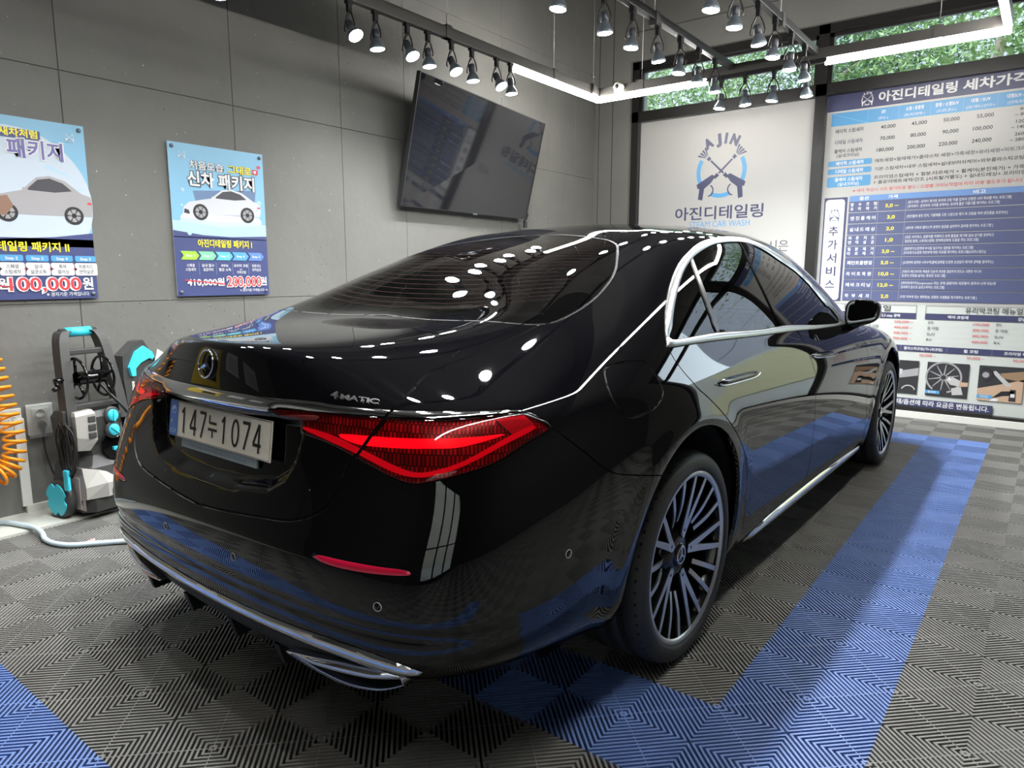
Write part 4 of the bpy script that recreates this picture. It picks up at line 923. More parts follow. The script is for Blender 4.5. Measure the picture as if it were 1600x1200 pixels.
for yc in (0., 3.106):
    for sx in (1, -1): make_wheel(car, (sx * .945, yc, .352), sx)

# ---- number plate
M_plw = mat('plate_cream', (.93, .86, .70), .45); M_plb = mat('plate_blue', (.10, .22, .58), .45); M_plk = mat('plate_ink', (.012, .012, .012), .5)
M_plh = mat('plate_holder_grey', (.30, .36, .38), .4); M_plt = mat('holder_lettering', (.16, .20, .22), .4); M_plbl = mat('plate_pale_blue', (.45, .60, .85), .4)
PLM = Matrix.Translation((.006, -1.078, .840)) @ Matrix.Rotation(math.radians(82), 4, 'X')
pr = Print(); w2, h2 = .268, .0545
pr.V = []; mbp = MB(); mbp.box((-w2, -h2, -.004), (w2, h2, 0), bev=.002); mbp.V = [PLM @ Vector(v) for v in mbp.V]
plate = mbp.build('number_plate', M_plw, car); plate['label'] = 'cream number plate reading 147누 1074'
pr.up(.0004); pr.frame(-w2 + .003, -h2 + .003, w2 - .003, h2 - .003, .0012, M_plk); pr.rrect(-w2 + .001, -h2 + .001, -w2 + .050, h2 - .001, .008, M_plb); pr.up()
pr.ring(-w2 + .026, .026, 0.010, .0125, 0, 360, M_plbl, 20); pr.ring(-w2 + .026, .026, 0.0, .010, 20, 200, M_plbl, 16); pr.ring(-w2 + .014, -.010, 0, .005, 0, 360, M_greyw, 12)
pr.text('KOR', -w2 + .026, -.045, .017, M_plbl, .01, w=.036, align='c')
def digits(s, x0, y0, wch, h, gap):
    """tall condensed plate figures drawn as strokes"""
    st = h * .115; pos = x0
    def stroke(pts):
        for (ax, ay), (bx, by) in zip(pts[:-1], pts[1:]):
            d = Vector((bx - ax, by - ay)); n = Vector((-d.y, d.x)).normalized() * st / 2; e = d.normalized() * st * .0
            pr.poly([(ax - e.x + n.x, ay - e.y + n.y), (bx + e.x + n.x, by + e.y + n.y), (bx + e.x - n.x, by + e.y - n.y), (ax - e.x - n.x, ay - e.y - n.y)], M_plk)
    for ch in s:
        g = {'1': [[(.38, .0), (.38, 1.)], [(.40, .95), (.05, .78)]], '4': [[(.70, 0), (.70, 1.)], [(.66, 1.), (.0, .30)], [(-.05, .27), (.98, .27)]],
             '7': [[(0, .95), (.95, .95)], [(.90, .95), (.28, 0)]], '0': [[(.5 + .42 * math.cos(t), .5 + .46 * math.sin(t)) for t in [k * math.pi / 12 for k in range(25)]]],
             'n': [[(.1, 1.0), (.1, .64)], [(.1, .66), (.95, .66)], [(-.05, .36), (1.05, .36)], [(.5, .36), (.5, 0.)]]}[ch]
        for q in g: stroke([(pos + x * wch, y0 + y * h) for x, y in q])
        pos += wch + gap
    return pos
hh = .076; yb = -.038
e_ = digits('147', -.195, yb, .036, hh, .016); e_ = digits('n', e_ - .002, yb + .008, .044, hh * .82, .016)
digits('1074', e_ + .008, yb, .037, hh, .0165)
pr.done('plate_lettering', PLM, plate)
mbp = MB(); mbp.box((-.20, -h2 - .026, -.012), (.20, -h2 - .002, -.006)); mbp.V = [PLM @ Vector(v) for v in mbp.V]; ph = mbp.build('plate_holder', M_plh, car)
pr = Print(); pr.z = -.0055; pr.text('Mercedes-Benz The Best or Nothing', 0, -h2 - .019, .010, M_plt, 0., w=.30, align='c'); pr.done('holder_lettering', PLM, ph)

# ---- star emblem and 4MATIC lettering on the lid
def on_surf(u, v, off=0.):
    p = surf(np.array([u]), np.array([v]))[0]; n = snormal(np.array([u]), np.array([v]))[0]
    return Vector(p + n * off), Vector(n)
p, n = on_surf(0.0, 7.72, .004); zax = Vector((0, n.y, n.z)).normalized(); xax = Vector((1, 0, 0)); yax = zax.cross(xax)
EM = Matrix.Translation(p) @ Matrix((xax, yax, zax)).transposed().to_4x4()
mb = MB(); ring = [(.038 * math.cos(2 * math.pi * k / 48), .038 * math.sin(2 * math.pi * k / 48), .002) for k in range(48)]
mb.tube(ring, .0028, 8, closed=True)
for k in range(3):
    a = math.pi / 2 + 2 * math.pi * k / 3; t = Vector((math.cos(a), math.sin(a), 0)); s_ = Vector((-t.y, t.x, 0))
    A = s_ * .0055 + t * .003; B_ = -s_ * .0055 + t * .003; C_ = t * .037
    mb.add([A, B_, C_, Vector((0, 0, .007)), C_ + Vector((0, 0, .002))], [(0, 2, 4, 3), (2, 1, 3, 4)])
mb.V = [EM @ Vector(v) for v in mb.V]; mb.build('star_emblem', M_chrome, trunk)
V, F, a0, a1 = text_geo('MATIC', .012); V4, F4, b0, b1 = text_geo('4', .02)
def emb(vv, ff, x0, sc, scy, uo, base):
    V3 = []
    for off in (.0, .004):
        for x, y in vv:
            xx = x0 + x * sc
            # walk along the lid: u by arc, v by height
            q = on_surf(uo(xx), base + y * scy, off)[0]; V3.append(q)
    nn = len(vv); F3 = [tuple(i + nn for i in f) for f in ff]; ed = {}
    for f in ff:
        for i in range(len(f)): ed[(f[i], f[(i + 1) % len(f)])] = 1
    for (i, j) in ed:
        if (j, i) not in ed: F3.append((i, j, nn + j, nn + i))
    return V3, F3
um = lambda t: 2.03 + t * .69
mb = MB(); v3, f3 = emb(V4, F4, 0. - b0 * .27, .27, .29, um, 7.37); mb.add(v3, f3)
v3, f3 = emb(V, F, .19 - a0 * .22, .235, .20, um, 7.385); mb.add(v3, f3); mb.build('lettering', mat('badge_chrome', (.80, .81, .83), .28, 1.), trunk)
# ---- door handles
def handle(u0, v0, u1, v1, par, sx):
    P0, N0 = on_surf(u0, v0, .0); P1, N1 = on_surf(u1, v1, .0)
    t = (P1 - P0).normalized(); n = (N0 + N1).normalized(); b = n.cross(t); L = (P1 - P0).length; c = (P0 + P1) / 2; V = []; F = []; N = 20; K = 8
    for i in range(N + 1):
        s_ = -1 + 2 * i / N; r = .0135 * max(.02, (1 - abs(s_) ** 5)) ** .5; 
        for k in range(K):
            a = 2 * math.pi * k / K; q = c + t * s_ * L / 2 + b * r * math.cos(a) + n * (.001 + .011 * math.sin(a) * (1 - abs(s_) ** 6 + .02)); V.append((q.x * sx, q.y, q.z))
    for i in range(N):
        for k in range(K): F.append((i * K + k, i * K + (k + 1) % K, (i + 1) * K + (k + 1) % K, (i + 1) * K + k))
    h = meshobj('door_handle', V, F, M_paint, par, smooth=True)
    V = []; F = []
    for i in range(N + 1):
        s_ = -1 + 2 * i / N; r = .014 * max(.02, (1 - abs(s_) ** 5)) ** .5; q = c + t * s_ * L / 2 - b * r + n * .006
        for o_ in (b * .003 + n * .004, n * .006, -b * .003): w_ = q + o_; V.append((w_.x * sx, w_.y, w_.z))
    for i in range(N):
        for k in range(2): F.append((i * 3 + k, i * 3 + k + 1, i * 3 + 3 + k + 1, i * 3 + 3 + k))
    meshobj('handle_chrome', V, F, M_chrome, par, smooth=True)
for sx, a, b in ((1, RD, FD), (-1, RDL, FDL)):
    handle(7.78, 7.02, 8.62, 6.98, a, sx); handle(9.98, 7.05, 10.72, 6.78, b, sx)
p, n = on_surf(10.28, 8.55, .002)
mb = MB(); mb.lathe([(.0, .002), (.012, .003), (.017, .0)], 18, Matrix.Translation(p) @ n.to_track_quat('Z', 'Y').to_matrix().to_4x4()); mb.build('lock_cover', M_gloss, FD)
# ---- parking sensors
for u, v, sx in ((2.892, 3.307, 1), (5.239, 3.924, 1), (.741, 3.376, 1), (.741, 3.376, -1), (2.892, 3.307, -1), (5.239, 3.924, -1)):
    p, n = on_surf(u, v, .0008); p = Vector((p.x * sx, p.y, p.z)); n = Vector((n.x * sx, n.y, n.z))
    mb = MB(); mb.lathe([(.0, .0012), (.0085, .0012), (.009, 0)], 20, Matrix.Translation(p) @ n.to_track_quat('Z', 'Y').to_matrix().to_4x4(), 1)
    mb.lathe([(.0092, .0), (.0098, .0016), (.0108, .0016), (.0113, .0)], 20, Matrix.Translation(p) @ n.to_track_quat('Z', 'Y').to_matrix().to_4x4(), 0)
    mb.build('parking_sensor', [M_greyw, M_gloss], bumper)
# ---- exhaust trims: long flattened chrome mouths under the bumper strip
def exhaust(sx):
    top = [(.345, -1.105, .305), (.45, -1.108, .328), (.55, -1.098, .344), (.64, -1.072, .346), (.705, -1.035, .335)]
    bot = [(.345, -1.100, .297), (.45, -1.088, .280), (.55, -1.072, .272), (.64, -1.046, .280), (.698, -1.018, .302)]
    T = bez(top, 6); Bt = bez(bot, 6); loop = T + Bt[::-1]; c = sum(loop, Vector()) / len(loop); n = len(loop); V = []; F = []
    rings = [(1.0, .03), (1.0, -.004), (.985, -.010), (.93, -.010), (.88, -.002), (.84, .02), (.82, .07)]
    for sc, dy in rings:
        for p in loop: q = c + Vector(((p.x - c.x) * (1 - (1 - sc) * .45), p.y - c.y, (p.z - c.z) * sc)) + Vector((0, dy, 0)); V.append((q.x * sx, q.y, q.z))
    for r in range(len(rings) - 1):
        for k in range(n): f = (r * n + k, r * n + (k + 1) % n, (r + 1) * n + (k + 1) % n, (r + 1) * n + k); F.append(f if sx < 0 else f[::-1])
    o = meshobj('exhaust_trim', V, F, M_chrome, car, smooth=True)
    k0 = (len(rings) - 1) * n
    meshobj('exhaust_insert', [V[k0 + k] for k in range(n)], [tuple(range(n))], mat('exhaust_mesh', (.03, .03, .03), .35, .6), o)
    # convex chrome lip filling the upper half of the mouth
    V = []; F = []; m_ = len(T)
    for k in range(m_):
        a, b = T[k], Bt[k]; w = min(1., 4 * k / m_, 4 * (m_ - 1 - k) / m_)
        for t, dy in ((.04, .0), (.14, -.010 * w), (.30, -.016 * w), (.42, -.010 * w), (.50, .012)): q = a.lerp(b, t); V.append((q.x * sx, q.y + dy - .002, q.z))
    for k in range(m_ - 1):
        for t in range(4): f = (k * 5 + t, (k + 1) * 5 + t, (k + 1) * 5 + t + 1, k * 5 + t + 1); F.append(f if sx < 0 else f[::-1])
    meshobj('exhaust_lip', V, F, M_chrome, o, smooth=True)
exhaust(1); exhaust(-1)
for x in (-.52, -.26, -.0, .24):
    mb = MB(); mb.add([(x - .012, -1.075, .27), (x + .012, -1.075, .27), (x + .012, -.85, .27), (x - .012, -.85, .27), (x - .01, -1.055, .205), (x + .01, -1.055, .205), (x + .01, -.85, .215), (x - .01, -.85, .215)],
        [(0, 1, 2, 3), (4, 7, 6, 5), (0, 4, 5, 1), (1, 5, 6, 2), (2, 6, 7, 3), (3, 7, 4, 0)]); mb.build('diffuser_fin', M_matte, bumper)
# ---- door mirrors
def mirror(sx):
    """rounded housing whose flat rear face carries the glass; sections run outboard from the arm"""
    cx, cy, cz = MIR; V = []; F = []; N = 24
    def outline(k, sc):      # rear view, x outboard, z up
        t = 2 * math.pi * k / N; c, s = math.cos(t), math.sin(t)
        x = math.copysign(abs(c) ** .62, c); z = math.copysign(abs(s) ** .70, s)
        return x * MW * sc, z * MH * sc * (1 - .20 * x) + .010 * x * sc
    rings = [(.90, -.048), (.985, -.050), (1.0, -.040), (.995, -.010), (.95, .030), (.80, .062), (.55, .082), (.25, .090)]
    for sc, dy in rings:
        for k in range(N):
            x, z = outline(k, sc); V.append((sx * (cx + x - .02 * (1 - sc)), cy + dy - .22 * x * (1 if dy < .02 else .9) * 0.35, cz + z))
    for r in range(len(rings) - 1):
        for k in range(N): f = (r * N + k, r * N + (k + 1) % N, (r + 1) * N + (k + 1) % N, (r + 1) * N + k); F.append(f[::-1] if sx > 0 else f)
    q = len(rings) - 1; F.append(tuple(q * N + k for k in (range(N) if sx < 0 else range(N - 1, -1, -1))))
    m = meshobj('door_mirror', V, F, M_paint, car, smooth=True)
    G = [(sx * (cx + outline(k, .89)[0]), cy - .046 - .077 * outline(k, .89)[0], cz + outline(k, .89)[1]) for k in range(N)]
    mb = MB(); mb.add(G, [tuple(range(N)) if sx > 0 else tuple(range(N - 1, -1, -1))]); mb.build('mirror_glass', mat('mirror_glass', (.55, .57, .6), .02, 1.), m)
    mb = MB(); mb.tube(bez([(sx * .865, cy + .03, .985), (sx * .90, cy + .02, .985), (sx * (cx - .03), cy + .02, cz - MH * .75)], 4), [.030] * 9, 10); mb.build('mirror_arm', M_gloss, m)
MIR = (.972, 2.13, 1.064); MW, MH = .088, .072
mirror(1); mirror(-1)
# ================================================================= printed boards
FM = Matrix(((1, 0, 0, 0), (0, 0, -1, YF + .108), (0, 1, 0, 0), (0, 0, 0, 1)))      # front wall frame: x right, y up, z out of the wall
LM = Matrix(((0, 0, 1, XL + .012), (1, 0, 0, 0), (0, 1, 0, 0), (0, 0, 0, 1)))      # left wall frame
def ink(n, c, r=.40): return mat('print_' + n, c, r)
I_w = ink('white', (.45, .45, .435)); I_navy = ink('navy', (.050, .055, .125)); I_blue = ink('blue', (.085, .30, .56)); I_blk = ink('black', (.02, .02, .022)); I_dk = ink('dark_text', (.05, .05, .06))
I_red = ink('red', (.62, .05, .06)); I_yel = ink('yellow', (.85, .72, .03)); I_cell = ink('navy_cell', (.088, .105, .21)); I_sky = ink('sky_blue', (.22, .47, .66)); I_line = ink('rule', (.48, .48, .47)); I_pw = ink('paper_white', (.70, .71, .71))
I_logo = ink('logo_blue', (.09, .33, .62)); I_grey = ink('grey', (.33, .33, .34)); I_tan = ink('tan', (.52, .36, .25)); I_dgrey = ink('charcoal', (.035, .035, .038)); I_mint = ink('pale_mint', (.56, .59, .56))
def logo(pr, cx, cy, r, dark, blue, txt=True):
    """ring with two crossed spray lances and AJIN arched above"""
    pr.ring(cx, cy, r * .85, r, 210, 240, blue, 8) if False else None
    for a0, a1 in ((150, 215), (-35, 30), (245, 295)): pr.ring(cx, cy, r * .84, r, a0, a1, blue, 14)
    pr.up()
    for s in (1, -1):
        def T(pts): return [(cx + s * x * r, cy + y * r) for x, y in (pts if s > 0 else pts[::-1])]
        u = Vector((-.72, .69)).normalized(); n = Vector((u.y, -u.x))
        def along(t, w): return [tuple(u * t + n * w), tuple(u * t - n * w)]
        def bar(t0, t1, w0, w1, m): pr.poly(T([tuple(Vector((.02, -.0)) + u * t0 + n * w0), tuple(Vector((.02, 0)) + u * t0 - n * w0), tuple(Vector((.02, 0)) + u * t1 - n * w1), tuple(Vector((.02, 0)) + u * t1 + n * w1)][::-1]), m)
        bar(-.10, .62, .035, .035, dark); bar(.66, .80, .06, .075, dark); bar(-.34, -.14, .055, .075, dark)
        for k in (-1.4, -.5, .4, 1.3):      # spray
            a = u.copy(); c_ = Vector((.02, 0)) + u * .86 + n * .045 * k; e = c_ + (u * .30 + n * .10 * k)
            pr.poly(T([tuple(c_ + n * .012), tuple(c_ - n * .012), tuple(e - n * .04), tuple(e + n * .04)][::-1]), dark)
        # pistol body, grip and trigger guard on the lower side
        pr.poly(T([(.22, -.18), (.36, -.10), (.98, -.45), (.93, -.62), (.86, -.60), (.90, -1.02), (.72, -1.06), (.66, -.62), (.40, -.42)][::-1]), dark)
        pr.ring(cx + s * .52 * r, cy - .70 * r, .20 * r, .25 * r, 120 if s > 0 else -80, 260 if s > 0 else 60, dark, 10)
    if txt:
        for ch, a, w in (('A', 117, .36), ('J', 97, .22), ('I', 83, .11), ('N', 66, .34)):
            t = math.radians(a); pr.text(ch, cx + r * 1.06 * math.cos(t), cy + r * 1.06 * math.sin(t), .42 * r, dark, .075, w=w * r, align='c', rot=t - math.pi / 2)
# ---------------- AJIN sign
pr = Print(); x0, x1, z0, z1 = -1.903, -.097, .082, 2.883
mb = MB(); mb.box((x0, YF + .108, z0), (x1, YF + .118, z1)); 
pr.rect(x0, z0, x1, z1, I_w); pr.up()
logo(pr, -.985, 2.305, .262, I_navy, I_logo)
pr.text('아진디테일링', -1.47, 1.842, .125, I_navy, .016, w=.935)
pr.text('STEAM CAR WASH', -1.305, 1.752, .075, I_logo, .0, w=.64)
pr.text('시은', -.475, 1.50, .105, I_dk, -.004, w=.20); pr.text('세상에 없던', -1.47, 1.50, .105, I_dk, -.004, w=.75) if False else None
sg = empty('wall_sign', (0, YF + .11, 0)); tag(sg, 'large white sign with crossed spray guns AJIN logo filling the left window bay', 'sign')
kid_ = lambda o, p: (setattr(o, 'parent', p), setattr(o, 'matrix_parent_inverse', Matrix.Translation(p.location).inverted()), o)[2]
kid_(mb.build('panel', I_w), sg); kid_(pr.done('print', FM, None), sg)
# ---------------- price board
pb = empty('price_board', (1, YF + .11, 0)); tag(pb, 'big white and navy Korean price list board filling the right window bay', 'price board')
X0, X1 = .003, 1.977
mb = MB(); mb.box((X0, YF + .108, .058), (X1, YF + .118, 2.90)); kid_(mb.build('panel', I_mint), pb)
pr = Print(); pr.rect(X0, .058, X1, 1.0, I_mint); pr.rect(X0, 1.0, X1, 2.735, I_w); pr.rect(X0, 2.742, X1, 2.90, I_navy); pr.up()
logo(pr, .335, 2.812, .048, I_pw, I_pw)
pr.text('아진디테일링', .425, 2.785, .082, I_pw, .03, w=.595); pr.text('세차가격표', 1.058, 2.785, .082, I_pw, .03, w=.56)
cols = [.045, .352, .597, .837, 1.075, 1.313, 1.60, 1.93]
pr.rect(.045, 2.612, 1.93, 2.725, I_blue); pr.up()
for c in cols[1:-1]: pr.rect(c - .001, 2.612, c + .001, 2.725, I_sky)
pr.poly([(.045, 2.722), (.045, 2.725), (.352, 2.615), (.352, 2.612)], I_sky)
for c0, c1, a, b in ((.352, .597, '경차', '(모닝~)'), (.597, .837, '소형 / 준중형', '(캐스퍼,아반떼~)'), (.837, 1.075, '중형 / 소형SUV', '(소나타,코나~)'), (1.075, 1.313, '대형 / SUV', '(신형그랜저,스포티지~)'), (1.313, 1.60, '대형SUV / 픽업', '(산타페,렉스턴~)'), (1.60, 1.93, '수입 / 승합', '(카니발~)')):
    w = min(c1 - c0 - .03, .017 * len(a) + .0); pr.text(a, (c0 + c1) / 2, 2.678, .030, I_pw, .02, w=w, align='c'); pr.text(b, (c0 + c1) / 2, 2.630, .024, I_pw, 0., w=min(c1 - c0 - .02, .0155 * len(b)), align='c')
rows = [(2.612, 2.517), (2.517, 2.420), (2.420, 2.322)]
for a, b in rows: pr.rect(.045, b - .0012, 1.93, b, I_line)
for c in cols: pr.rect(c - .0008, 2.322, c + .0008, 2.612, I_line)
pr.up()
for (a, b), nm, mt in zip(rows, ('베이직 스팀세차', '디테일 스팀세차', '풀케어 스팀세차'), (I_blk, I_navy, I_blk)):
    if nm[0] == '풀': pr.text(nm, .205, b + .052, .032, mt, .015, w=.235, align='c'); pr.text('(실내크리닝)', .205, b + .012, .030, mt, .012, w=.19, align='c')
    else: pr.text(nm, .205, b + .032, .034, mt, .015, w=.235, align='c')
for k, vals in enumerate((('40,000', '45,000', '50,000', '55,000', ('60,000', '~ 80,000')), ('70,000', '80,000', '90,000', '100,000', ('120,000', '~ 140,000')), ('180,000', '200,000', '220,000', '240,000', ('260,000', '~ 280,000')))):
    b = rows[k][1]
    for q, t in enumerate(vals):
        xr = cols[q + 2] - .018
        if isinstance(t, tuple):
            pr.text(t[0], xr, b + .055, .030, I_blk, .012, w=.019 * len(t[0]), align='r'); pr.text(t[1], xr, b + .012, .030, I_blk, .012, w=.018 * len(t[1]), align='r')
        else: pr.text(t, xr, b + .030, .036, I_blk, .014, w=.0195 * len(t), align='r')
for y0, y1, t in ((2.253, 2.303, ('베이직 스팀세차',)), (2.182, 2.232, ('디테일 스팀세차',)), (2.066, 2.160, ('풀케어 스팀세차', '(실내크리닝)'))):
    pr.rrect(.042, y0, .412, y1, .014, I_blue); pr.up()
    if len(t) == 1: pr.text(t[0], .227, y0 + .011, .032, I_pw, .02, w=.235, align='c')
    else: pr.text(t[0], .227, y0 + .053, .032, I_pw, .02, w=.235, align='c'); pr.text(t[1], .227, y0 + .012, .030, I_pw, .015, w=.18, align='c')
for y, t, w in ((2.262, '매트세정+벌레제거+플라스틱 세정+가죽세정+유리세정+미트크리닝+타이어보호코팅', 1.42), (2.190, '기본 스팀세차+내부 스팀세차+실내브러쉬케어+외부플라스틱코팅+실내플라스틱 코팅', 1.42), (2.118, '프리미엄스팀세차 + 철분,타르제거 + 휠케어(분진제거) + 가죽세정,케어,보호', 1.36), (2.074, '+ 플로어매트세척/건조 (시트탈거별도) + 실내드레싱+ 프리미엄고체왁스(플라)', 1.38)):
    pr.text(t, .437, y, .030, I_dk, .008, w=w)
pr.text('※ 세차 작업시 시트 탈거비용 별도 / 오염별 크리닝작업에 따라 비용 별도추가 됩니다.', .27, 2.012, .030, I_red, .0, w=1.27)
# extra services table
pr.rrect(.032, 1.02, .232, 1.972, .004, I_navy); pr.up(); pr.rrect(.044, 1.03, .212, 1.955, .03, I_pw); pr.up()
logo(pr, .128, 1.805, .045, I_navy, I_blue)
for ch, y in zip('추가서비스', (1.632, 1.508, 1.384, 1.262, 1.140)): pr.text(ch, .128, y, .082, I_navy, .018, w=.085, align='c')
tx0, tx1 = .248, 1.93; pr.rect(tx0, 1.928, tx1, 1.978, ink('table_head', (.14, .27, .55))); pr.up()
for t, x in (('옵션', .37), ('가격', .605), ('비고', 1.25)): pr.text(t, x, 1.940, .030, I_pw, .02, w=.075 if t != '비고' else .09, align='c')
serv = [(('발수코팅', '유막제거'), '5,0 ~', ('[발수코팅 : 유막이 제거된 유리에 코팅 막을 입혀서 선명한 시야 확보를 하는 프로그램]', '[유막제거 : 운전자의 시야를 방해하는 유리에 붙은 기름기를 제거하는 프로그램]')), (('엔진룸케어',), '3,0', ('[엔진룸에 쌓인 먼지, 기름때를 고온 스팀으로 제거 후 코팅을 하여 엔진룸을 보호하는]',)), (('실내드레싱',), '2,0', ('[세차후 가죽과 플라스틱 본연의 질감을 살려주어 갈라짐 방지하는 프로그램 ]',)),
    (('피톤치드', '연막살균'), '1,0', ('[세균, 바이러스, 곰팡이를 억제하고 유해 물질을 제거해 실내 공기를 정화하고', ' 향균및 탈취, 스트레스완화, 면역력강화에 도움을 주는 프로그램]')), (('철분제거', '타르제거'), '3,0 ~', ('[철분제거:도장면에 부식을 일으키는 철분을 제거하는 프로그램]', '[타르제거:도장면 하단부에 찌든 타르를 제거하는 프로그램(CX미스팅드)]')), (('페인트클렌징',), '5,0 ~', ('[도장면에 침투한 나무수액,물때,얼룩을 도장면 손상없이 제거후 광택을 올려주는]',)),
    (('라이트복원',), '10,0 ~', ('[자동차 헤드라이트 복원은 단순히 외관을 깔끔하게 만드는 것뿐만 아니라', ' 운전의 안정을 높히는 중요한 프로그램]')), (('에바크리닝',), '12,0 ~', ('[에바포레이터(evaporator) 라는 곳에 곰팡이와 세균들이 생겨서 나게 되는데', ' 냄새제거,청소및 살균소독하는 프로그램]')), (('하부세차',), '2,0', ('[차량 하부에 있는 염화칼슘 ,진흙등 오염물을 제거해주는 프로그램 ]',))]
yt = 1.926
for nm, pc, ds in serv:
    yb_ = yt - .1005; pr.rect(tx0, yb_ + .007, tx1, yt, I_cell); pr.up(); yt, ym = yb_, yb_ + .053
    for x in (.492, .713): pr.rect(x - .0008, yb_ + .007, x + .0008, yb_ + .10, I_line)
    if len(nm) == 2:
        for q, t in enumerate(nm):
            for k, ch in enumerate(t): pr.text(ch, .275 + .193 * k / (len(t) - 1), ym + .010 - .040 * q, .029, I_pw, .02, w=.027, align='c')
    else:
        t = nm[0]
        for k, ch in enumerate(t): pr.text(ch, .283 + .178 * k / (len(t) - 1), ym - .016, .033, I_pw, .02, w=.031, align='c')
    pr.text(pc, .602, ym - .016, .036, I_yel, .022, w=.021 * len(pc), align='c')
    for q, t in enumerate(ds): pr.text(t, .728, ym + (.008 - .036 * q if len(ds) == 2 else -.013), .024, I_pw, .006, w=min(1.18, .0152 * len(t)))
# lower tables
def menu(xa, xb, title, heads, items):
    pr.frame(xa, .925, xb, .998, .003, I_dk); pr.text(title, (xa + xb) / 2, .942, .050, I_dk, .006, w=.40, align='c'); pr.rect(xa, .877, xb, .925, I_navy); pr.up()
    n = len(heads); w = (xb - xa) / n
    for k, h in enumerate(heads):
        pr.text(h, xa + w * (k + .5), .890, .026, I_pw, .02, w=.15, align='c')
        for q, (a, b) in enumerate(items[k]):
            y = .838 - .050 * q; pr.rect(xa + w * k, y - .016, xa + w * (k + 1), y - .015, I_line); pr.text(a, xa + w * k + .025, y, .026, I_dk, .0, w=.021 * len(a)); pr.text(b, xa + w * (k + 1) - .02, y, .026, I_red, .0, w=.0165 * len(b), align='r')
    pr.up()
menu(.06, .868, '광택 메뉴얼', ('1,2 step 광택', '2,3 step 광택'), [[('경차', '150,000 ~'), ('중·대형', '250,000 ~'), ('SUV', '350,000 ~'), ('RV', '450,000 ~')], [('경차', '250,000 ~'), ('중·대형', '400,000 ~'), ('SUV', '500,000 ~'), ('RV', '700,000 ~')]])
menu(.938, 1.93, '유리막코팅 메뉴얼', ('백야 코팅제', '강남 코팅제'), [[('경차', '150,000'), ('중·대형', '200,000'), ('SUV', '300,000'), ('RV', '400,000')], [('경차', '200,000'), ('중·대형', '300,000'), ('SUV', '400,000'), ('RV', '500,000')]])
pr.rect(.06, .588, 1.93, .640, I_navy); pr.up()
for k, (xa, t) in enumerate(((.08, '실내 코팅'), (.44, '유리발수코팅'), (.785, '플라스틱코팅(가니쉬코팅)'), (1.143, '휠 코팅'), (1.47, '프리미엄 왁스'))):
    pr.text(t, xa + .16, .602, .026, I_pw, .02, w=min(.30, .026 * len(t)), align='c'); pr.text('50,000 ~', xa + .20, .548, .026, I_red, .0, w=.13, align='c'); pr.rect(xa - .016, .52, xa - .015, .64, I_line)
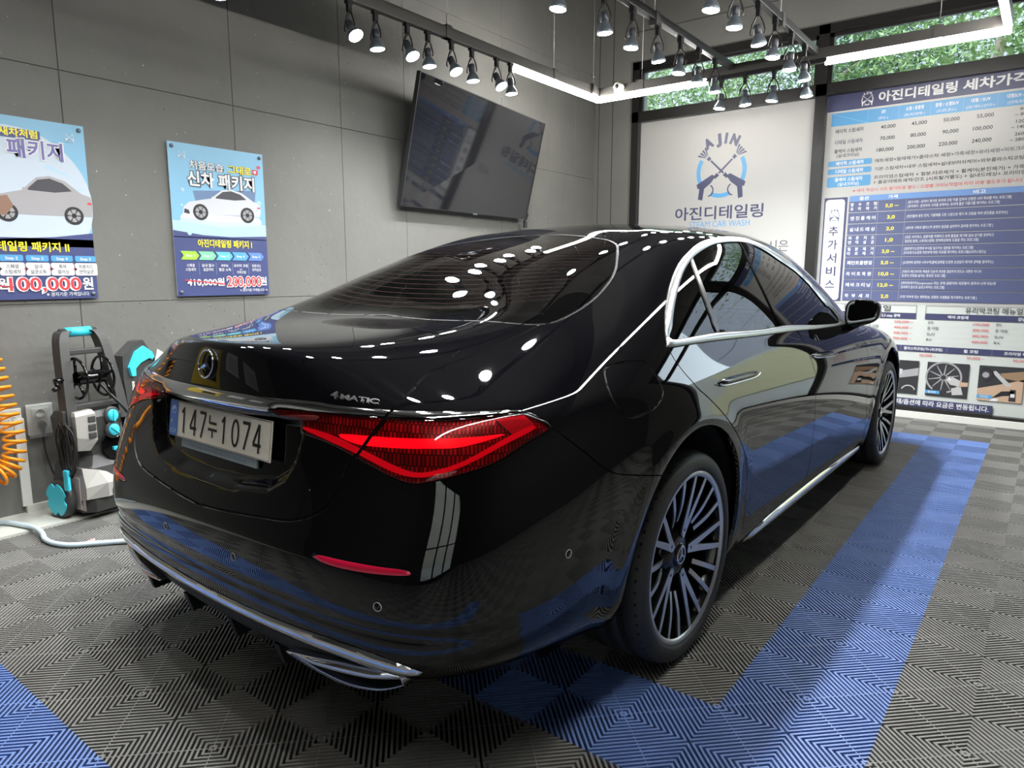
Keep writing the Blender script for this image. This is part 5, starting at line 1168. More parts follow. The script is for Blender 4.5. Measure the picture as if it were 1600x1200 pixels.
# four photographs printed on the board
def photo(xa, kind):
    xb, ya, yb_ = xa + .315, .203, .503; pr.rect(xa, ya, xb, yb_, I_dgrey); pr.up(); cx, cy = (xa + xb) / 2, (ya + yb_) / 2
    if kind == 'wheel':
        pr.ring(xa + .13, cy + .02, .125, .14, -75, 235, I_grey, 24); pr.up()
        for k in range(10):
            a = 2 * math.pi * k / 10 + .2; c, s = math.cos(a), math.sin(a); e = min(.115, .115)
            pr.poly([(xa + .13 + .02 * c - .006 * s, cy + .02 + .02 * s + .006 * c), (xa + .13 + .02 * c + .006 * s, cy + .02 + .02 * s - .006 * c), (xa + .13 + e * c + .003 * s, cy + .02 + e * s - .003 * c), (xa + .13 + e * c - .003 * s, cy + .02 + e * s + .003 * c)], I_grey)
        pr.up(); pr.poly([(cx - .01, cy - .0), (cx + .04, cy + .03), (cx + .10, cy - .0), (cx + .10, cy - .05), (cx + .03, cy - .04)], I_line); pr.poly([(xb - .06, cy - .05), (xb - .06, cy - .01), (xb, cy - .01), (xb, cy - .045)], I_tan)
        pr.poly([(xb - .11, ya + .02), (xb - .12, ya + .08), (xb - .05, ya + .10), (xb - .03, ya + .03)], I_line); pr.up(); pr.poly([(cx - .0, cy + .01), (cx + .03, cy - .005), (cx + .02, cy + .03)], I_pw)
    elif kind == 'seat':
        pr.poly([(xa, ya), (xb, ya), (xb, yb_ - .10), (xa + .2, yb_ - .14), (xa, ya + .10)], I_tan); pr.poly([(xa + .15, yb_ - .06), (xb, yb_ - .03), (xb, yb_ - .12), (xa + .18, yb_ - .10)], ink('brown', (.30, .20, .12))); pr.up()
        pr.ring(xa + .05, yb_ - .08, .045, .06, -90, 130, I_blk, 16); pr.ring(xa + .05, yb_ - .08, 0, .025, 0, 360, I_grey, 12); pr.poly([(xa + .09, yb_ - .05), (xa + .12, yb_ - .04), (xa + .24, ya + .14), (xa + .20, ya + .13)], I_line)
        pr.up(); pr.poly([(xa + .10, ya + .02), (xa + .17, ya + .09), (xa + .26, ya + .10), (xa + .25, ya + .06), (xa + .18, ya + .05)], I_blk); pr.poly([(xb - .09, ya + .01), (xb - .085, ya + .11), (xb - .045, ya + .11), (xb - .04, ya + .01)], I_dgrey); pr.poly([(xa + .09, ya), (xa + .12, ya + .03), (xa + .16, ya + .02), (xa + .14, ya - .0)], I_pw); pr.up(); pr.rect(xb - .08, ya + .045, xb - .05, ya + .075, I_pw)
    else:
        pr.poly([(xa + .06, cy - .01), (xa + .10, cy + .05), (xa + .20, cy + .06), (xb, cy + .09), (xb, cy + .02), (xa + .18, cy - .01)], I_grey); pr.poly([(xa + .2, ya + .06), (xa + .3, ya + .09), (xb, ya + .08), (xb, ya + .04)], I_dgrey); pr.up()
        pr.rect(cx - .02, cy + .02, cx + .03, cy + .07, I_line); pr.ring(xb - .07, ya + .02, .05, .06, 20, 160, I_line, 10)
    pr.up(); pr.rect(xa, ya + .02, xa + .11, ya + .048, I_logo); pr.up(); pr.text({'wheel': '휠코팅', 'seat': '가죽코팅', 'a': '광택', 'b': '유리막'}[kind], xa + .05, ya + .026, .018, I_pw, .01, w=.06, align='c')
for xa, k in ((.20, 'a'), (.612, 'b'), (.992, 'wheel'), (1.378, 'seat')): photo(xa, k)
pr.rect(.35, .092, 1.50, .162, I_navy); pr.up(); pr.text('차종/오염도/차량상태/옵션에 따라 요금은 변동됩니다.', 1.475, .108, .046, I_pw, .022, w=1.10, align='r')
kid_(pr.done('print', FM, None), pb)

# ---------------- posters on the left wall
def drops(pr, pts, m):
    for x, y, r in pts: pr.ring(x, y, 0, r, 0, 360, m, 10)
I_car1 = ink('car_silver', (.36, .35, .36)); I_car2 = ink('car_white', (.60, .61, .64)); I_glassk = ink('car_glass', (.05, .05, .06)); I_rust = ink('rust', (.26, .15, .10)); I_pale = ink('pale_blue', (.42, .60, .72)); I_pale2 = ink('haze_white', (.52, .60, .68)); I_pnavy = ink('poster_navy', (.055, .07, .19)); I_purple = ink('purple_text', (.14, .12, .34))
def poly_car(pr, ox, oy, s, body, flip=1, sy=1.):
    P = lambda pts: [(ox + flip * x * s, oy + y * s * sy) for x, y in (pts if flip > 0 else pts[::-1])]
    pr.poly(P([(-1, .02), (-.98, .16), (-.85, .27), (-.55, .34), (-.30, .39), (-.02, .60), (.22, .64), (.50, .58), (.80, .40), (.97, .36), (1.0, .20), (.97, .04)][::-1]), body); pr.up()
    pr.poly(P([(-.22, .40), (-.0, .565), (.22, .60), (.46, .54), (.62, .43), (.30, .39)][::-1]), I_glassk); pr.poly(P([(-.98, .02), (-.96, .12), (-.86, .09), (-.84, .0)][::-1]), I_dgrey)
    pr.up(); pr.poly(P([(-.30, .38), (-.27, .44), (-.18, .42), (-.2, .375)][::-1]), body); pr.poly(P([(.90, .27), (.98, .27), (.98, .23), (.90, .24)][::-1]), I_red)
    for cx in (-.58, .62):
        pr.ring(ox + flip * cx * s, oy + .06 * s, 0, .185 * s, 0, 360, I_blk, 24); pr.up(); pr.ring(ox + flip * cx * s, oy + .06 * s, .05 * s, .13 * s, 0, 360, I_grey, 20)
        for k in range(6): a = k * math.pi / 3; pr.poly([(ox + flip * cx * s + .13 * s * math.cos(a + .1), oy + .06 * s + .13 * s * math.sin(a + .1)), (ox + flip * cx * s + .13 * s * math.cos(a - .1), oy + .06 * s + .13 * s * math.sin(a - .1)), (ox + flip * cx * s, oy + .06 * s)], I_blk)
        pr.up()
def bolts(o, x0, x1, y0, y1):
    for x in (x0 + .025, x1 - .025):
        for y in (y0 + .025, y1 - .025):
            mb = MB(); mb.lathe([(.0, .010), (.008, .009), (.0115, .004), (.0115, .0)], 16, LM @ Matrix.Translation((x, y, .008))); kid_(mb.build('bolt', M_alu), o)
def poster(x0, x1, y0, y1, first, label):
    o = empty('poster', (XL, (x0 + x1) / 2, y0)); tag(o, label, 'poster', 'package posters on the left wall')
    mb = MB(); mb.box((XL + .012, x0, y0), (XL + .018, x1, y1)); kid_(mb.build('panel', I_pw), o)
    pr = Print(); pr.z = .0065; w = x1 - x0; h = y1 - y0; X = lambda t: x0 + t * w; Y = lambda t: y0 + t * h
    pr.rect(x0, y0, x1, y1, I_sky); pr.up(); pr.poly([(x0, Y(.86)), (x0, y1), (X(.55), y1)], I_pale) if False else None
    if first:
        pr.ring(X(.42), Y(.54), 0, .60 * w, 0, 360, I_pale2, 40); pr.up(); pr.rect(x0 - .0, y0, x1, Y(.345), I_pnavy)
        pr.poly([(x0, Y(.34)), (X(.3), Y(.335)), (X(.7), Y(.355)), (x1, Y(.385)), (x1, Y(.30)), (x0, Y(.30))][::-1], I_pnavy)
        pr.poly([(X(-.0), Y(.54)), (X(-.0), Y(.78)), (X(.3), Y(.79)), (X(.0), Y(.7))][::-1], I_pale2) if False else None
        pr.up(); drops(pr, [(X(.80), Y(.66), .010), (X(.9), Y(.6), .014), (X(.74), Y(.70), .008), (X(.87), Y(.68), .007), (X(.93), Y(.65), .006)], I_pale2)
        for a, b, c_ in (((.66, .74), (.86, .70), .012), ((.78, .60), (.96, .63), .01), ((.72, .66), (.84, .62), .014)): pr.poly([(X(a[0]), Y(a[1])), (X(b[0]), Y(b[1])), (X(b[0]) - .01, Y(b[1]) + c_), (X(a[0]) + .02, Y(a[1]) + c_ * 1.6)], I_pale)
        pr.up(); poly_car(pr, X(.61), Y(.465), .255, I_car1, 1, 1.3); pr.poly([(X(.22), Y(.47)), (X(.36), Y(.465)), (X(.42), Y(.52)), (X(.38), Y(.575)), (X(.24), Y(.55))], I_rust)
        pr.rect(X(.12), Y(.885), X(.66), Y(.935), I_pnavy); pr.up()
        pr.text('중고차를', X(.03) + .03, Y(.897), .035, I_pw, .02, w=.18); pr.text('새차처럼', X(.66) - .012, Y(.897), .037, I_yel, .03, w=.17, align='r')
        pr.text('중고차 패키지', X(.83), Y(.793), .085, I_pw, .075, w=.56, align='r'); pr.up(); pr.text('중고차 패키지', X(.83) - .006, Y(.793), .085, I_purple, .02, w=.545, align='r')
        pr.text('아진디테일링 패키지 II', X(.80), Y(.275), .046, I_yel, .025, w=.47, align='r')
        for k, (t, a, b) in enumerate((('Step 1', '매트', '청소'), ('Step 2', '스페셜', '스팀세차'), ('Step 3', '실내', '살균소독'), ('Step 4', '특왁', '겔러싱'), ('Step 5', '피톤치드', '연막살균'))):
            c = .18 + .185 * k + .0; pr.rrect(X(c) - .052, Y(.215), X(c) + .052, Y(.25), .008, I_logo); pr.rrect(X(c) - .056, Y(.135), X(c) + .056, Y(.208), .01, I_pw); pr.up()
            pr.text(t, X(c), Y(.224), .018, I_pw, .02, w=.055, align='c'); pr.text(a, X(c), Y(.177), .020, I_dk, .01, w=.018 * len(a), align='c'); pr.text(b, X(c), Y(.147), .020, I_dk, .01, w=.018 * len(b), align='c')
            if k < 4: pr.text('+', X(c) + .061, Y(.157), .034, I_red, .03, w=.02, align='c')
        pr.text('300,000원', X(.33), Y(.065), .052, I_pw, .03, w=.24, align='r'); pr.up(); pr.poly([(X(.0) + .01, Y(.100)), (X(.36), Y(.075)), (X(.36), Y(.068)), (X(.0) + .01, Y(.093))][::-1], I_red)
        pr.text('100,000', X(.87), Y(.052), .080, I_pw, .07, w=.345, align='r'); pr.up(); pr.text('100,000', X(.868), Y(.052), .080, I_red, .015, w=.335, align='r'); pr.text('원', X(.965), Y(.058), .062, I_pw, .03, w=.055, align='r')
        pr.text('※ 경차기준 가격입니다.', X(.93), Y(.018), .020, I_pw, .01, w=.21, align='r'); logo(pr, X(.88), Y(.925), .022, I_pw, I_pale, False)
    else:
        pr.poly([(X(.22), Y(.70)), (X(.9), Y(.74)), (X(.86), Y(.52)), (X(.28), Y(.52))][::-1], I_cell if False else ink('slate_blue', (.13, .21, .36))); pr.poly([(x0, Y(.5)), (x1, Y(.5)), (x1, Y(.40)), (x0, Y(.40))][::-1], I_pale); pr.up()
        pr.poly([(X(.08), Y(.525)), (X(.5), Y(.50)), (X(.95), Y(.525)), (X(.92), Y(.55)), (X(.12), Y(.555))], I_pw); pr.poly([(X(.08), Y(.525)), (X(.5), Y(.50)), (X(.95), Y(.525)), (X(.95), Y(.495)), (X(.5), Y(.468)), (X(.08), Y(.498))][::-1], I_pale2)
        pr.rect(x0, y0, x1, Y(.395), I_pnavy); pr.poly([(x0, Y(.39)), (x0, Y(.435)), (X(.3), Y(.41)), (X(.6), Y(.405)), (x1, Y(.42)), (x1, Y(.39))], I_pnavy); pr.up()
        poly_car(pr, X(.53), Y(.545), .265, I_car2)
        drops(pr, [(X(.12), Y(.70), .012), (X(.93), Y(.655), .016), (X(.1), Y(.60), .009), (X(.16), Y(.42), .014), (X(.9), Y(.60), .01)], I_pale)
        pr.text('처음모습', X(.20), Y(.845), .048, I_blk, .05, w=.225); pr.text('그대로', X(.86), Y(.845), .048, I_blk, .05, w=.165, align='r'); pr.up(); pr.text('처음모습', X(.20), Y(.845), .048, I_pw, .02, w=.222); pr.text('그대로', X(.858), Y(.845), .048, I_yel, .025, w=.163, align='r')
        pr.text('신차 패키지', X(.165), Y(.74), .082, I_blk, .075, w=.46); pr.up(); pr.text('신차 패키지', X(.165) + .004, Y(.74), .082, I_pw, .03, w=.452)
        pr.rrect(X(.87), Y(.85), X(.935), Y(.885), .006, I_red); pr.rrect(X(.925), Y(.895), X(.965), Y(.915), .004, I_red); pr.up(); pr.text('♥', X(.90), Y(.86), .016, I_pw, 0, w=.018, align='c')
        pr.text('아진디테일링 패키지 I', X(.235), Y(.335), .044, I_yel, .025, w=.37)
        cc = [(.34, .60, .06), (.22, .58, .36), (.12, .50, .62), (.10, .36, .68), (.12, .24, .62)]
        for k, (t, a, b) in enumerate((('Step 1', '스페셜', '스팀세차'), ('Step 2', '실내 흡수', '살균처리'), ('Step 3', '99%', '멸균 소독'), ('Step 4', '유리막 코팅', '가죽코팅'), ('Step 5', '피톤치드', '연막살균'))):
            a0, a1 = X(.055 + .178 * k), X(.055 + .178 * (k + 1) - .008); ym = Y(.272); hh_ = .026
            pr.poly([(a0, ym - hh_), (a1 - .012, ym - hh_), (a1 + .010, ym), (a1 - .012, ym + hh_), (a0, ym + hh_), (a0 + .018, ym)], ink('step_%d' % k, cc[k])); pr.up()
            pr.text(t, (a0 + a1) / 2 + .006, ym - .007, .017, I_pw, .015, w=.058, align='c'); c = (a0 + a1) / 2 + .004
            pr.text(a, c, Y(.198), .018, I_pw, .015, w=.0165 * len(a), align='c'); pr.text(b, c, Y(.170) if k != 3 else Y(.152), .018, I_pw, .015, w=.0165 * len(b), align='c')
            if k == 3: pr.text('or', c, Y(.176), .016, I_pw, .01, w=.018, align='c')
            if k < 4: pr.rect(a1 + .004, Y(.145), a1 + .005, Y(.225), I_pale)
        pr.text('410,000원', X(.10), Y(.072), .046, I_pw, .03, w=.245); pr.up(); pr.poly([(X(.08), Y(.112)), (X(.50), Y(.082)), (X(.50), Y(.074)), (X(.08), Y(.104))][::-1], I_red)
        pr.text('200,000', X(.51), Y(.062), .076, I_pw, .07, w=.255); pr.up(); pr.text('200,000', X(.514), Y(.062), .076, I_red, .015, w=.248); pr.text('원', X(.97), Y(.072), .052, I_pw, .03, w=.05, align='r')
        pr.text('※ 경차기준 가격입니다.', X(.94), Y(.025), .018, I_pw, .01, w=.18, align='r'); logo(pr, X(.13), Y(.925), .022, I_pw, I_pale, False)
    kid_(pr.done('print', LM, None), o); bolts(o, x0, x1, y0, y1)
poster(-1.005, -.382, 1.135, 2.048, True, 'blue poster at the left picture edge showing a muddy silver SUV and 100,000 price')
poster(.068, .70, 1.132, 2.042, False, 'blue poster with white sports coupe and 200,000 price, left of the television')
# ================================================================= wall television, tipped forward
TLx = Vector((-2.085, 1.865, 2.765)); BL = Vector((-2.335, 1.872, 1.80)); TR = Vector((-2.095, 3.515, 2.655)); BR = Vector((-2.335, 3.54, 1.795))
tv = empty('television', (-2.36, 2.7, 2.3)); tag(tv, 'large black television tipped forward on the left wall right of the posters', 'television')
M_screen = mat('tv_screen', (.012, .012, .014), .05, ior=1.62); M_bezel = mat('tv_bezel', (.03, .03, .032), .3)
nrm_ = ((TLx - BL).cross(BR - BL)).normalized(); nrm_ = nrm_ if nrm_.x > 0 else -nrm_
Q = [BL, BR, TR, TLx]; cen = sum(Q, Vector()) / 4
mb = MB(); inn = [cen + (q - cen) * .988 for q in Q]; mb.add([q + nrm_ * .001 for q in inn], [(0, 1, 2, 3)]); kid_(mb.build('screen', M_screen), tv)
mb = MB(); bk = [q - nrm_ * .035 for q in Q]; bk2 = [cen + (q - cen) * .8 - nrm_ * .045 for q in Q]
fr_ = [q + nrm_ * .004 for q in Q]; fi = [q + nrm_ * .004 for q in inn]
mb.add(fr_ + fi, [(k, (k + 1) % 4, 4 + (k + 1) % 4, 4 + k) for k in range(4)]); mb.add(fr_ + bk, [(k, 4 + k, 4 + (k + 1) % 4, (k + 1) % 4) for k in range(4)])
mb.add(bk + bk2, [(k, 4 + k, 4 + (k + 1) % 4, (k + 1) % 4) for k in range(4)]); mb.add(bk2, [(3, 2, 1, 0)]); kid_(mb.build('housing', M_bezel), tv)
mb = MB(); mb.box((XL, 2.45, 2.02), (XL + .02, 2.95, 2.52)); mb.tube([(XL + .01, 2.6, 2.42), (cen.x - .02, 2.6, 2.45)], .015, 8); mb.tube([(XL + .01, 2.8, 2.42), (cen.x - .02, 2.8, 2.45)], .015, 8); mb.tube([(XL + .01, 2.7, 2.08), (cen.x - .10, 2.7, 2.05)], .015, 8); kid_(mb.build('bracket', M_bezel), tv)
mb = MB(); c = BL.lerp(BR, .54) + nrm_ * .005 + (TLx - BL).normalized() * .004; mb.box((c.x - .004, c.y - .03, c.z - .012), (c.x + .004, c.y + .03, c.z), bev=.002); kid_(mb.build('sensor_bar', M_alu), tv)
mb = MB(); e = BR + Vector((-.01, -.02, .05)); mb.tube(bez([e, e + Vector((.01, .045, .01)), e + Vector((0, .05, -.03)), e + Vector((-.02, .03, -.07))], 5), .010, 8); mb.box((e.x - .015, e.y + .01, e.z - .13), (e.x + .005, e.y + .05, e.z - .07)); kid_(mb.build('cable', [M_bezel]), tv)
# ================================================================= pressure washer
M_pk = mat('washer_charcoal', (.045, .045, .043), .45); M_pg = mat('washer_grey', (.37, .36, .33), .5); M_cy = mat('washer_cyan', (.05, .60, .74), .4); M_cord = mat('black_cord', (.014, .014, .014), .4)
M_lbl = mat('silver_label', (.42, .36, .34), .4)
def place(o, B, ang):
    """local x = viewer's right, y = towards the front, z up"""
    c, s = math.cos(ang), math.sin(ang); o.matrix_world = Matrix(((-s, c, 0, B[0]), (c, s, 0, B[1]), (0, 0, 1, B[2]), (0, 0, 0, 1)))
def mirr(mb): mb.F = [f[::-1] for f in mb.F]; return mb
wa = bpy.data.objects.new('pressure_washer', None); link(wa)
_c, _s = math.cos(.16), math.sin(.16)
# a proper rotation: x right of the viewer, -y towards the viewer
wa.location = (-2.205, -.575, .012); wa.rotation_euler = (0, 0, .16 + math.pi / 2)
wa.scale = (.84, 1, .985)
tag(wa, 'grey and cyan pressure washer with hose reel standing by the left wall', 'pressure washer')
def lathex(mb, prof, c, n=28, mi=0): mb.lathe(prof, n, Matrix.Translation(c) @ Matrix.Rotation(math.pi / 2, 4, 'Y'), mi)
mb = MB()      # lower body (front is -y)
def loft(mb, secs, mi=0, cap=True):
    n = len(secs[0]); V = [p for s in secs for p in s]; F = []
    for r in range(len(secs) - 1):
        for k in range(n): F.append((r * n + k, r * n + (k + 1) % n, (r + 1) * n + (k + 1) % n, (r + 1) * n + k))
    if cap: F += [tuple(range(n - 1, -1, -1)), tuple(range((len(secs) - 1) * n, len(secs) * n))]
    mb.add(V, F, mi)
def sec(z, x0, x1, yf, yb, ch=.05): return [(x0 + ch, yf, z), (x1 - ch, yf, z), (x1, yf + ch, z), (x1, yb, z), (x0, yb, z), (x0, yf + ch, z)]
loft(mb, [sec(.03, -.155, .155, -.17, .15), sec(.10, -.16, .16, -.18, .15), sec(.105, -.15, .15, -.165, .15), sec(.26, -.14, .14, -.14, .12), sec(.32, -.10, .10, -.10, .08), sec(.37, -.11, .11, -.10, .06), sec(.43, -.155, .155, -.13, .08), sec(.53, -.165, .165, -.145, .08), sec(.56, -.15, .15, -.12, .06)])
mb.build('body', M_pk, wa)
mb = MB(); loft(mb, [[(-.155, -.165, .108), (-.04, -.20, .108), (.07, -.17, .108), (.05, -.10, .108), (-.155, -.06, .108)], [(-.15, -.16, .17), (-.045, -.205, .185), (.06, -.165, .17), (.04, -.10, .17), (-.15, -.06, .17)], [(-.145, -.13, .27), (-.06, -.155, .25), (.02, -.14, .22), (.02, -.10, .22), (-.145, -.06, .27)]]); mb.build('lower_shell', M_pg, wa)
mb = MB(); loft(mb, [[(-.155, -.125, .365), (-.08, -.125, .355), (-.08, -.06, .355), (-.155, -.06, .365)], [(-.168, -.15, .44), (-.045, -.150, .41), (-.045, -.06, .41), (-.168, -.06, .44)], [(-.172, -.155, .55), (-.05, -.155, .555), (-.05, -.06, .555), (-.172, -.06, .55)], [(-.165, -.14, .57), (-.06, -.14, .575), (-.06, -.06, .575), (-.165, -.06, .57)]]); sh = mb.build('shoulder_shell', M_pg, wa)
mb = MB()
for z0, z1 in ((.425, .455), (.465, .50), (.51, .542)): mb.box((-.098, -.158, z0), (-.052, -.145, z1), bev=.004)
mb.build('lance_slot', M_pk, sh)
mb = MB(); mb.prism([(.0, .385), (.0, .345), (.03, .295), (.075, .265), (.13, .30), (.13, .40), (.03, .41)], .012, Matrix(((1, 0, 0, 0), (0, 0, -1, -.118), (0, 1, 0, 0), (0, 0, 0, 1)))); mb.build('hose_port_panel', M_gloss, wa)
mb = MB(); mb.box((.055, -.145, .335), (.085, -.13, .352)); mb.box((.07, -.15, .325), (.078, -.13, .345)); mb.build('trigger_clip', M_cy, wa)
for z, r0 in ((.528, 0.), (.45, .9)):
    mb = MB(); mb.lathe([(.047, 0), (.047, .012), (.040, .016), (.03, .014)], 24, Matrix.Translation((.055, -.140, z)) @ Matrix.Rotation(math.pi / 2, 4, 'X')); k = mb.build('dial_surround', M_pk, wa)
    mb = MB(); Mx = Matrix.Translation((.055, -.152, z)) @ Matrix.Rotation(math.pi / 2, 4, 'X') @ Matrix.Rotation(r0, 4, 'Z'); mb.lathe([(.032, 0), (.032, .014), (.028, .018), (0, .018)], 24, Mx); mb.prism([(-.004, -.03), (.004, -.03), (.004, .03), (-.004, .03)], .008, Mx @ Matrix.Translation((0, 0, .016))); mb.build('dial', M_cy, wa)
mb = MB(); mb.box((.045, -.150, .405), (.085, -.146, .414)); mb.build('label', M_pw if False else M_plw, wa)
def post(s):
    mb = MB(); pts = [(s * .165, -.09, .50), (s * .150, -.06, .70), (s * .128, -.02, .90), (s * .105, .0, .965), (s * .08, .005, .98)]
    P = bez(pts, 4); n = len(P); secs = []
    for i, p in enumerate(P):
        w, d = .030 - .006 * i / n, .034; secs.append([(p.x - w, p.y - d, p.z), (p.x + w, p.y - d, p.z + (.0)), (p.x + w, p.y + d, p.z), (p.x - w, p.y + d, p.z)])
    loft(mb, secs); mb.build('frame_post', M_pk, wa)
post(-1); post(1)
mb = MB(); mb.tube([(-.11, .005, .972), (.11, .005, .972)], .020, 12); mb.build('handle_bar', M_pk, wa)
mb = MB(); mb.tube([(-.075, .005, .972), (.075, .005, .972)], .0255, 14); mb.build('handle_grip', M_cy, wa)
mb = MB(); mb.box((-.13, -.05, .855), (.13, -.02, .885), bev=.006); mb.build('cross_bar', M_pk, wa); mb = MB(); mb.box((-.14, -.11, .575), (.14, -.05, .605), bev=.006); mb.build('cross_bar', M_pk, wa)
rl = MB(); lathex(rl, [(.036, -.09), (.036, .075)], (0, -.075, .735), 20); reel = rl.build('hose_reel', M_gloss, wa)
for x in (-.09, .075):
    mb = MB(); ring = [(x, -.075 + .098 * math.cos(2 * math.pi * k / 36), .735 + .105 * math.sin(2 * math.pi * k / 36)) for k in range(36)]; mb.tube(ring, .008, 8, closed=True)
    for k in range(5): a = 2 * math.pi * k / 5 + .3; mb.tube([(x, -.075 + .03 * math.cos(a), .735 + .03 * math.sin(a)), (x, -.075 + .095 * math.cos(a), .735 + .10 * math.sin(a))], .009, 6)
    mb.build('reel_flange', M_gloss, reel)
mb = MB(); mb.tube([(-.17, -.075, .735), (-.22, -.075, .735)], .014, 10); mb.tube([(-.215, -.075, .735), (-.215, -.10, .70)], .012, 8); mb.tube([(-.215, -.10, .70), (-.25, -.105, .695)], .012, 8); mb.build('crank', M_gloss, reel)
mb = MB(); mb.tube(bez([(.04, -.09, .70), (.07, -.13, .64), (.12, -.16, .57), (.17, -.17, .50)], 5), .009, 8); mb.build('hose', M_cord, wa)
for s in (-1, 1):
    mb = MB(); lathex(mb, [(.0, -.028), (.085, -.028), (.102, -.018), (.102, .018), (.085, .028), (0, .028)], (s * .195, .0, .102), 32); w_ = mb.build('wheel', M_pk, wa)
    mb = MB(); pts = []
    for k in range(36):
        a = 2 * math.pi * k / 36; r = .088 if k % 9 not in (0, 1) else .070; pts.append((r * math.cos(a), r * math.sin(a)))
    mb.prism(pts, .007, Matrix.Translation((s * (.195 + .0285), .0, .102)) @ Matrix.Rotation(s * math.pi / 2, 4, 'Y')); mb.build('wheel_cover', M_cy, w_)
mb = MB(); mb.box((-.158, -.155, .045), (-.1575, -.0, .235)); mb.box((-.165, -.12, .05), (-.157, -.03, .22)); mb.build('rating_label', M_lbl, wa)
# mains lead wound on the side hooks
cb = MB(); rr = random.Random(3)
for k in range(9):
    o1 = (k - 4) * .0065; pts = []
    for q in range(24):
        a = 2 * math.pi * q / 24; ex = .036 + .012 * math.sin(k * 1.7); pts.append((-.195 - .012 * math.sin(k * 2.3) + .012 * math.cos(a * 2 + k), -.085 + ex * math.cos(a) * 1.25 + o1, .375 + (.155 - .006 * abs(k - 4)) * math.sin(a)))
    cb.tube(pts, .0045, 6, closed=True)
cb.build('cord_bundle', M_cord, wa)
mb = MB(); mb.box((-.232, -.125, .165), (-.212, -.085, .275), bev=.008); mb.build('cord_hook', M_cy, wa)
mb = MB(); mb.box((-.21, -.105, .50), (-.17, -.075, .58), bev=.006); mb.build('upper_hook', M_pk, wa)
# ---- sockets on the wall
so = empty('socket_cover', (XL, -.725, .50)); tag(so, 'clear weatherproof socket cover with a black plug, on the wall behind the washer cord', 'power outlet')
M_clear = glass_mat('clear_cover', (.93, .95, .95), rough=.12, trans=.86, base=(.7, .7, .68)); M_socket = mat('socket_white', (.62, .62, .58), .4)
mb = MB(); mb.box((XL, -.785, .42), (XL + .02, -.662, .585), bev=.006); mb.box((XL + .02, -.765, .445), (XL + .026, -.685, .565), bev=.003); kid_(mb.build('box', M_socket), so)
for z in (.475, .535):
    mb = MB(); mb.lathe([(.026, 0), (.026, .006), (.022, .006), (.020, .001), (0, .001)], 24, Matrix.Translation((XL + .026, -.725, z)) @ Matrix.Rotation(math.pi / 2, 4, 'Y')); kid_(mb.build('outlet', M_socket), so)
mb = MB(); mb.box((XL + .05, -.79, .412), (XL + .054, -.657, .592), bev=.002)
kid_(mb.build('lid', M_clear), so)
M_plug = mat('grey_plug', (.10, .10, .095), .45)
pl = empty('power_plug', (XL + .03, -.725, .475)); tag(pl, 'dark grey plug with black lead in the lower outlet of the clear socket cover', 'plug')
mb = MB(); mb.lathe([(.021, 0), (.021, .012), (.016, .02), (0, .021)], 20, Matrix.Translation((XL + .033, -.725, .475)) @ Matrix.Rotation(math.pi / 2, 4, 'Y')); mb.box((XL + .036, -.735, .43), (XL + .05, -.715, .475), bev=.004); kid_(mb.build('body', M_plug), pl)
mb = MB(); mb.tube(bez([(XL + .043, -.725, .435), (XL + .045, -.728, .38), (XL + .06, -.72, .28), (XL + .10, -.70, .18), (XL + .17, -.66, .145), (XL + .21, -.69, .17)], 6), .0045, 6); kid_(mb.build('lead', M_cord), pl)
so2 = empty('wall_socket', (XL, -.88, .51)); tag(so2, 'cream double wall socket plate behind the orange coil hose', 'power outlet')
mb = MB(); mb.box((XL, -.965, .455), (XL + .014, -.805, .575), bev=.004); kid_(mb.build('plate', M_curb), so2)
for y in (-.93, -.845):
    mb = MB(); mb.lathe([(.020, 0), (.020, .003), (.017, .003), (.016, -.004), (0, -.004)], 20, Matrix.Translation((XL + .0145, y, .515)) @ Matrix.Rotation(math.pi / 2, 4, 'Y')); kid_(mb.build('outlet', M_curb), so2)
# ---- orange coil air hose hanging at the picture's left edge
M_or = mat('orange_hose', (.85, .30, .01), .35)
path = bez([(-2.30, -1.02, 1.55), (-2.28, -1.0, 1.2), (-2.27, -.965, .90), (-2.26, -.935, .72), (-2.25, -.912, .56), (-2.24, -.90, .43), (-2.24, -.925, .325), (-2.24, -.99, .275), (-2.24, -1.12, .30), (-2.25, -1.24, .42), (-2.27, -1.30, .75), (-2.29, -1.30, 1.1)], 30)
pts = []; ph = 0.; prev = path[0]
for i, p in enumerate(path):
    t = (path[min(i + 1, len(path) - 1)] - path[max(i - 1, 0)]).normalized(); s_ = t.cross(Vector((1, 0, 0))).normalized(); u = s_.cross(t)
    seg = (p - prev).length; prev = p; dens = .032 if .24 < p.z < .36 else .046
    n_ = 1
    ph += seg / dens * 2 * math.pi
    pts.append((p, s_, u, ph))
fin = []
for (p, s_, u, a), (p2, s2, u2, a2) in zip(pts[:-1], pts[1:]):
    m = max(2, int((a2 - a) / .35))
    for k in range(m): t = k / m; aa = a + (a2 - a) * t; q = p.lerp(p2, t); fin.append(q + (s_ * math.cos(aa) + u * math.sin(aa)) * .046)
mb = MB(); mb.tube(fin, .0082, 8); co = mb.build('coil_hose', M_or); tag(co, 'orange coiled air hose hanging on the left wall at the picture edge', 'hose')
mb = MB(); mb.box((XL, -1.34, 1.08), (XL + .17, -1.1, 1.10)); mb.box((XL, -1.06, 1.5), (XL + .17, -.98, 1.62), bev=.01); o = mb.build('hose_bracket', M_pk); tag(o, 'dark bracket holding the orange coil hose', 'bracket')
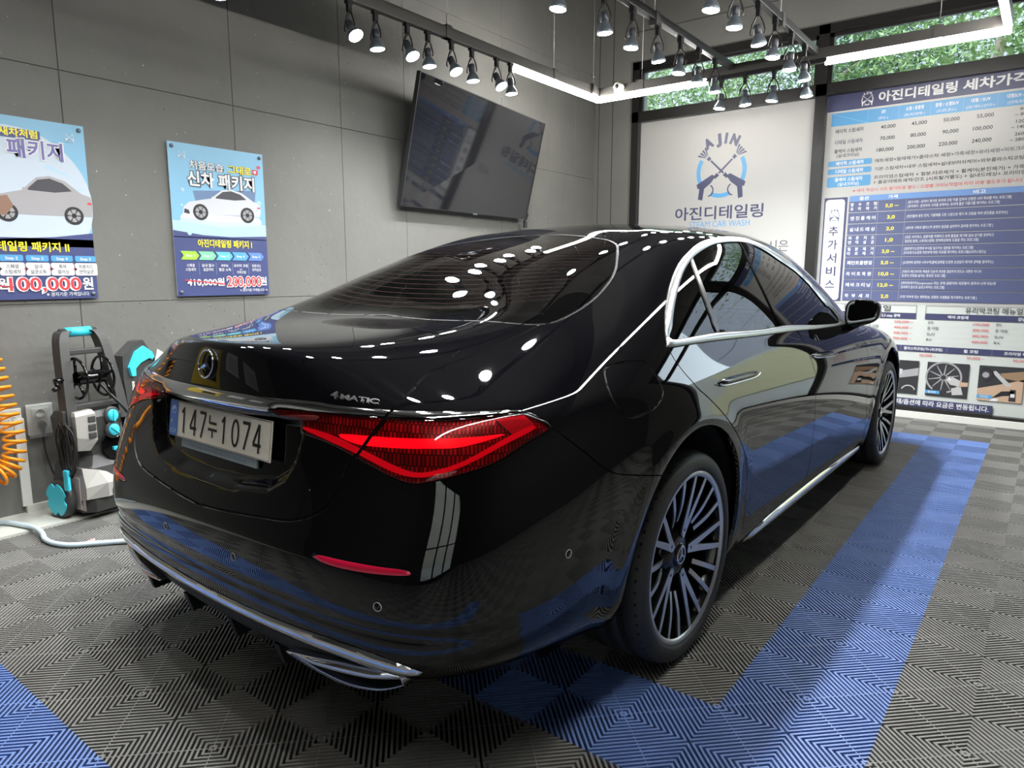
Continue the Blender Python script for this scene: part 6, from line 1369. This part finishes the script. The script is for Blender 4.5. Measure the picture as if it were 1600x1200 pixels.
# ---- pale hose lying over the floor
M_ph = mat('pale_blue_hose', (.55, .66, .72), .35)
mb = MB(); mb.tube(bez([(-2.36, -1.6, .026), (-2.36, -1.15, .026), (-2.30, -.985, .026), (-2.16, -.925, .026), (-2.06, -.905, .026), (-1.98, -.905, .020), (-1.90, -.92, .013), (-1.81, -.915, .013), (-1.72, -.875, .013), (-1.64, -.78, .013), (-1.52, -.66, .013), (-1.25, -.55, .013), (-.85, -.50, .013), (-.30, -.35, .013)], 8), .0125, 10)
ho = mb.build('garden_hose', M_ph); tag(ho, 'pale blue hose snaking from the cream kerb over the floor under the car', 'hose')
M_pink = mat('pink_petal', (.75, .30, .30), .6)
pe = meshobj('petal', [(-1.745, -.80, .002), (-1.72, -.805, .006), (-1.715, -.775, .003), (-1.735, -.765, .009), (-1.755, -.775, .004)], [(0, 1, 2, 3, 4)], M_pink); tag(pe, 'tiny pink scrap lying on the floor beside the pale hose', 'scrap')
# ---- dark handheld tool with cyan loop behind the left tail lamp
tl = empty('power_tool', (-2.2, -.30, .012)); tag(tl, 'dark grey hand tool with a cyan loop handle between washer and car', 'tool')
TM = Matrix(((-.38, 0, .925, -2.2), (.925, 0, .38, -.30), (0, 1, 0, 0), (0, 0, 0, 1)))      # x right, y up, z to the viewer
def arc2(c, r, a0, a1, n): return [(c[0] + r * math.cos(math.radians(a0 + (a1 - a0) * k / n)), c[1] + r * math.sin(math.radians(a0 + (a1 - a0) * k / n))) for k in range(n + 1)]
mb = MB(); mb.prism([(-.075, .012), (-.02, .012), (.0, .45), (.0, .62), (.03, .69), (.10, .72), (.11, .80), (.03, .905), (-.015, .90), (-.12, .83), (-.125, .70), (-.115, .62)], .06, TM @ Matrix.Translation((0, 0, -.03))); bd = kid_(mb.build('body', M_pk), tl)
mb = MB(); lo_ = [(-.080, .715), (-.092, .765), (-.04, .845), (.02, .872), (.075, .835), (.090, .805)]; li_ = [(-.052, .715), (-.050, .755), (-.012, .782), (.045, .800), (.062, .800), (.072, .79)]
n = len(lo_); mb.add([TM @ Vector((x, y, z)) for z in (.030, .046) for x, y in lo_ + li_], [(12 * s + k, 12 * s + k + 1, 12 * s + n + k + 1, 12 * s + n + k) for s in (0, 1) for k in range(n - 1)] + [(k, k + 1, 12 + k + 1, 12 + k) for k in range(n - 1)] + [(n + k, n + k + 1, 12 + n + k + 1, 12 + n + k) for k in range(n - 1)]); kid_(mb.build('loop_handle', M_cy), tl)
pr = Print(); pr.z = .0312; pr.text('conos', -.055, .60, .028, M_plw, .03, w=.085, rot=math.pi / 2); pr.rect(-.085, .50, -.08, .60, M_gap)
kid_(pr.done('lettering', TM, None), tl)
mb = MB(); mb.prism([(.10, .795), (.145, .775), (.16, .82), (.115, .845)], .004, TM @ Matrix.Translation((0, 0, .045))); mb.prism([(.08, .75), (.092, .745), (.112, .80), (.10, .805)], .003, TM @ Matrix.Translation((0, 0, .045))); kid_(mb.build('paper_tag', M_wpl), tl)
# ---- further back along the left wall and on the right wall (seen mirrored in the car)
def panel(name, label, cat, M, x0, y0, x1, y1, m, extra=None):
    o = empty(name, M @ Vector(((x0 + x1) / 2, y0, 0))); tag(o, label, cat); mb = MB(); pr = Print(); pr.z = .002; pr.rect(x0, y0, x1, y1, m); pr.up()
    if extra: extra(pr)
    kid_(pr.done('print', M, None), o)
I_mus = ink('mustard', (.55, .40, .05))
panel('poster', 'mustard yellow poster further back along the left wall', 'poster', LM, -2.75, .85, -1.95, 1.75, I_mus, lambda pr: (pr.rect(-2.65, 1.4, -2.05, 1.65, I_pw), pr.rect(-2.65, .95, -2.3, 1.3, I_dgrey)))
panel('certificate', 'white certificate nearest the yellow poster on the left wall', 'certificate', LM, -3.35, 1.25, -2.95, 1.75, I_pw, lambda pr: [pr.rect(-3.3, 1.32 + .05 * k, -3.05, 1.335 + .05 * k, I_grey) for k in range(6)])
panel('certificate', 'white certificate farthest back on the left wall', 'certificate', LM, -3.95, 1.25, -3.55, 1.75, I_pw, lambda pr: [pr.rect(-3.9, 1.32 + .05 * k, -3.65, 1.335 + .05 * k, I_grey) for k in range(6)])
# daylight side street behind the camera
M_bld = mat('beige_building', (.50, .44, .36), .8, noise=(2., .15)); M_hedge = leaf_mat('hedge', (.05, .12, .04), (.16, .26, .08))
mb = MB(); mb.box((-3, -10.2, 0), (9, -10, 5)); 
o = mb.build('neighbour_building', M_bld); tag(o, 'beige building across the street behind the camera', 'building')
mb = MB(); mb.box((-3, YB - 6, -.05), (9, YB - .22, -.02)); tag(mb.build('pavement_2', M_pave), kind='structure')
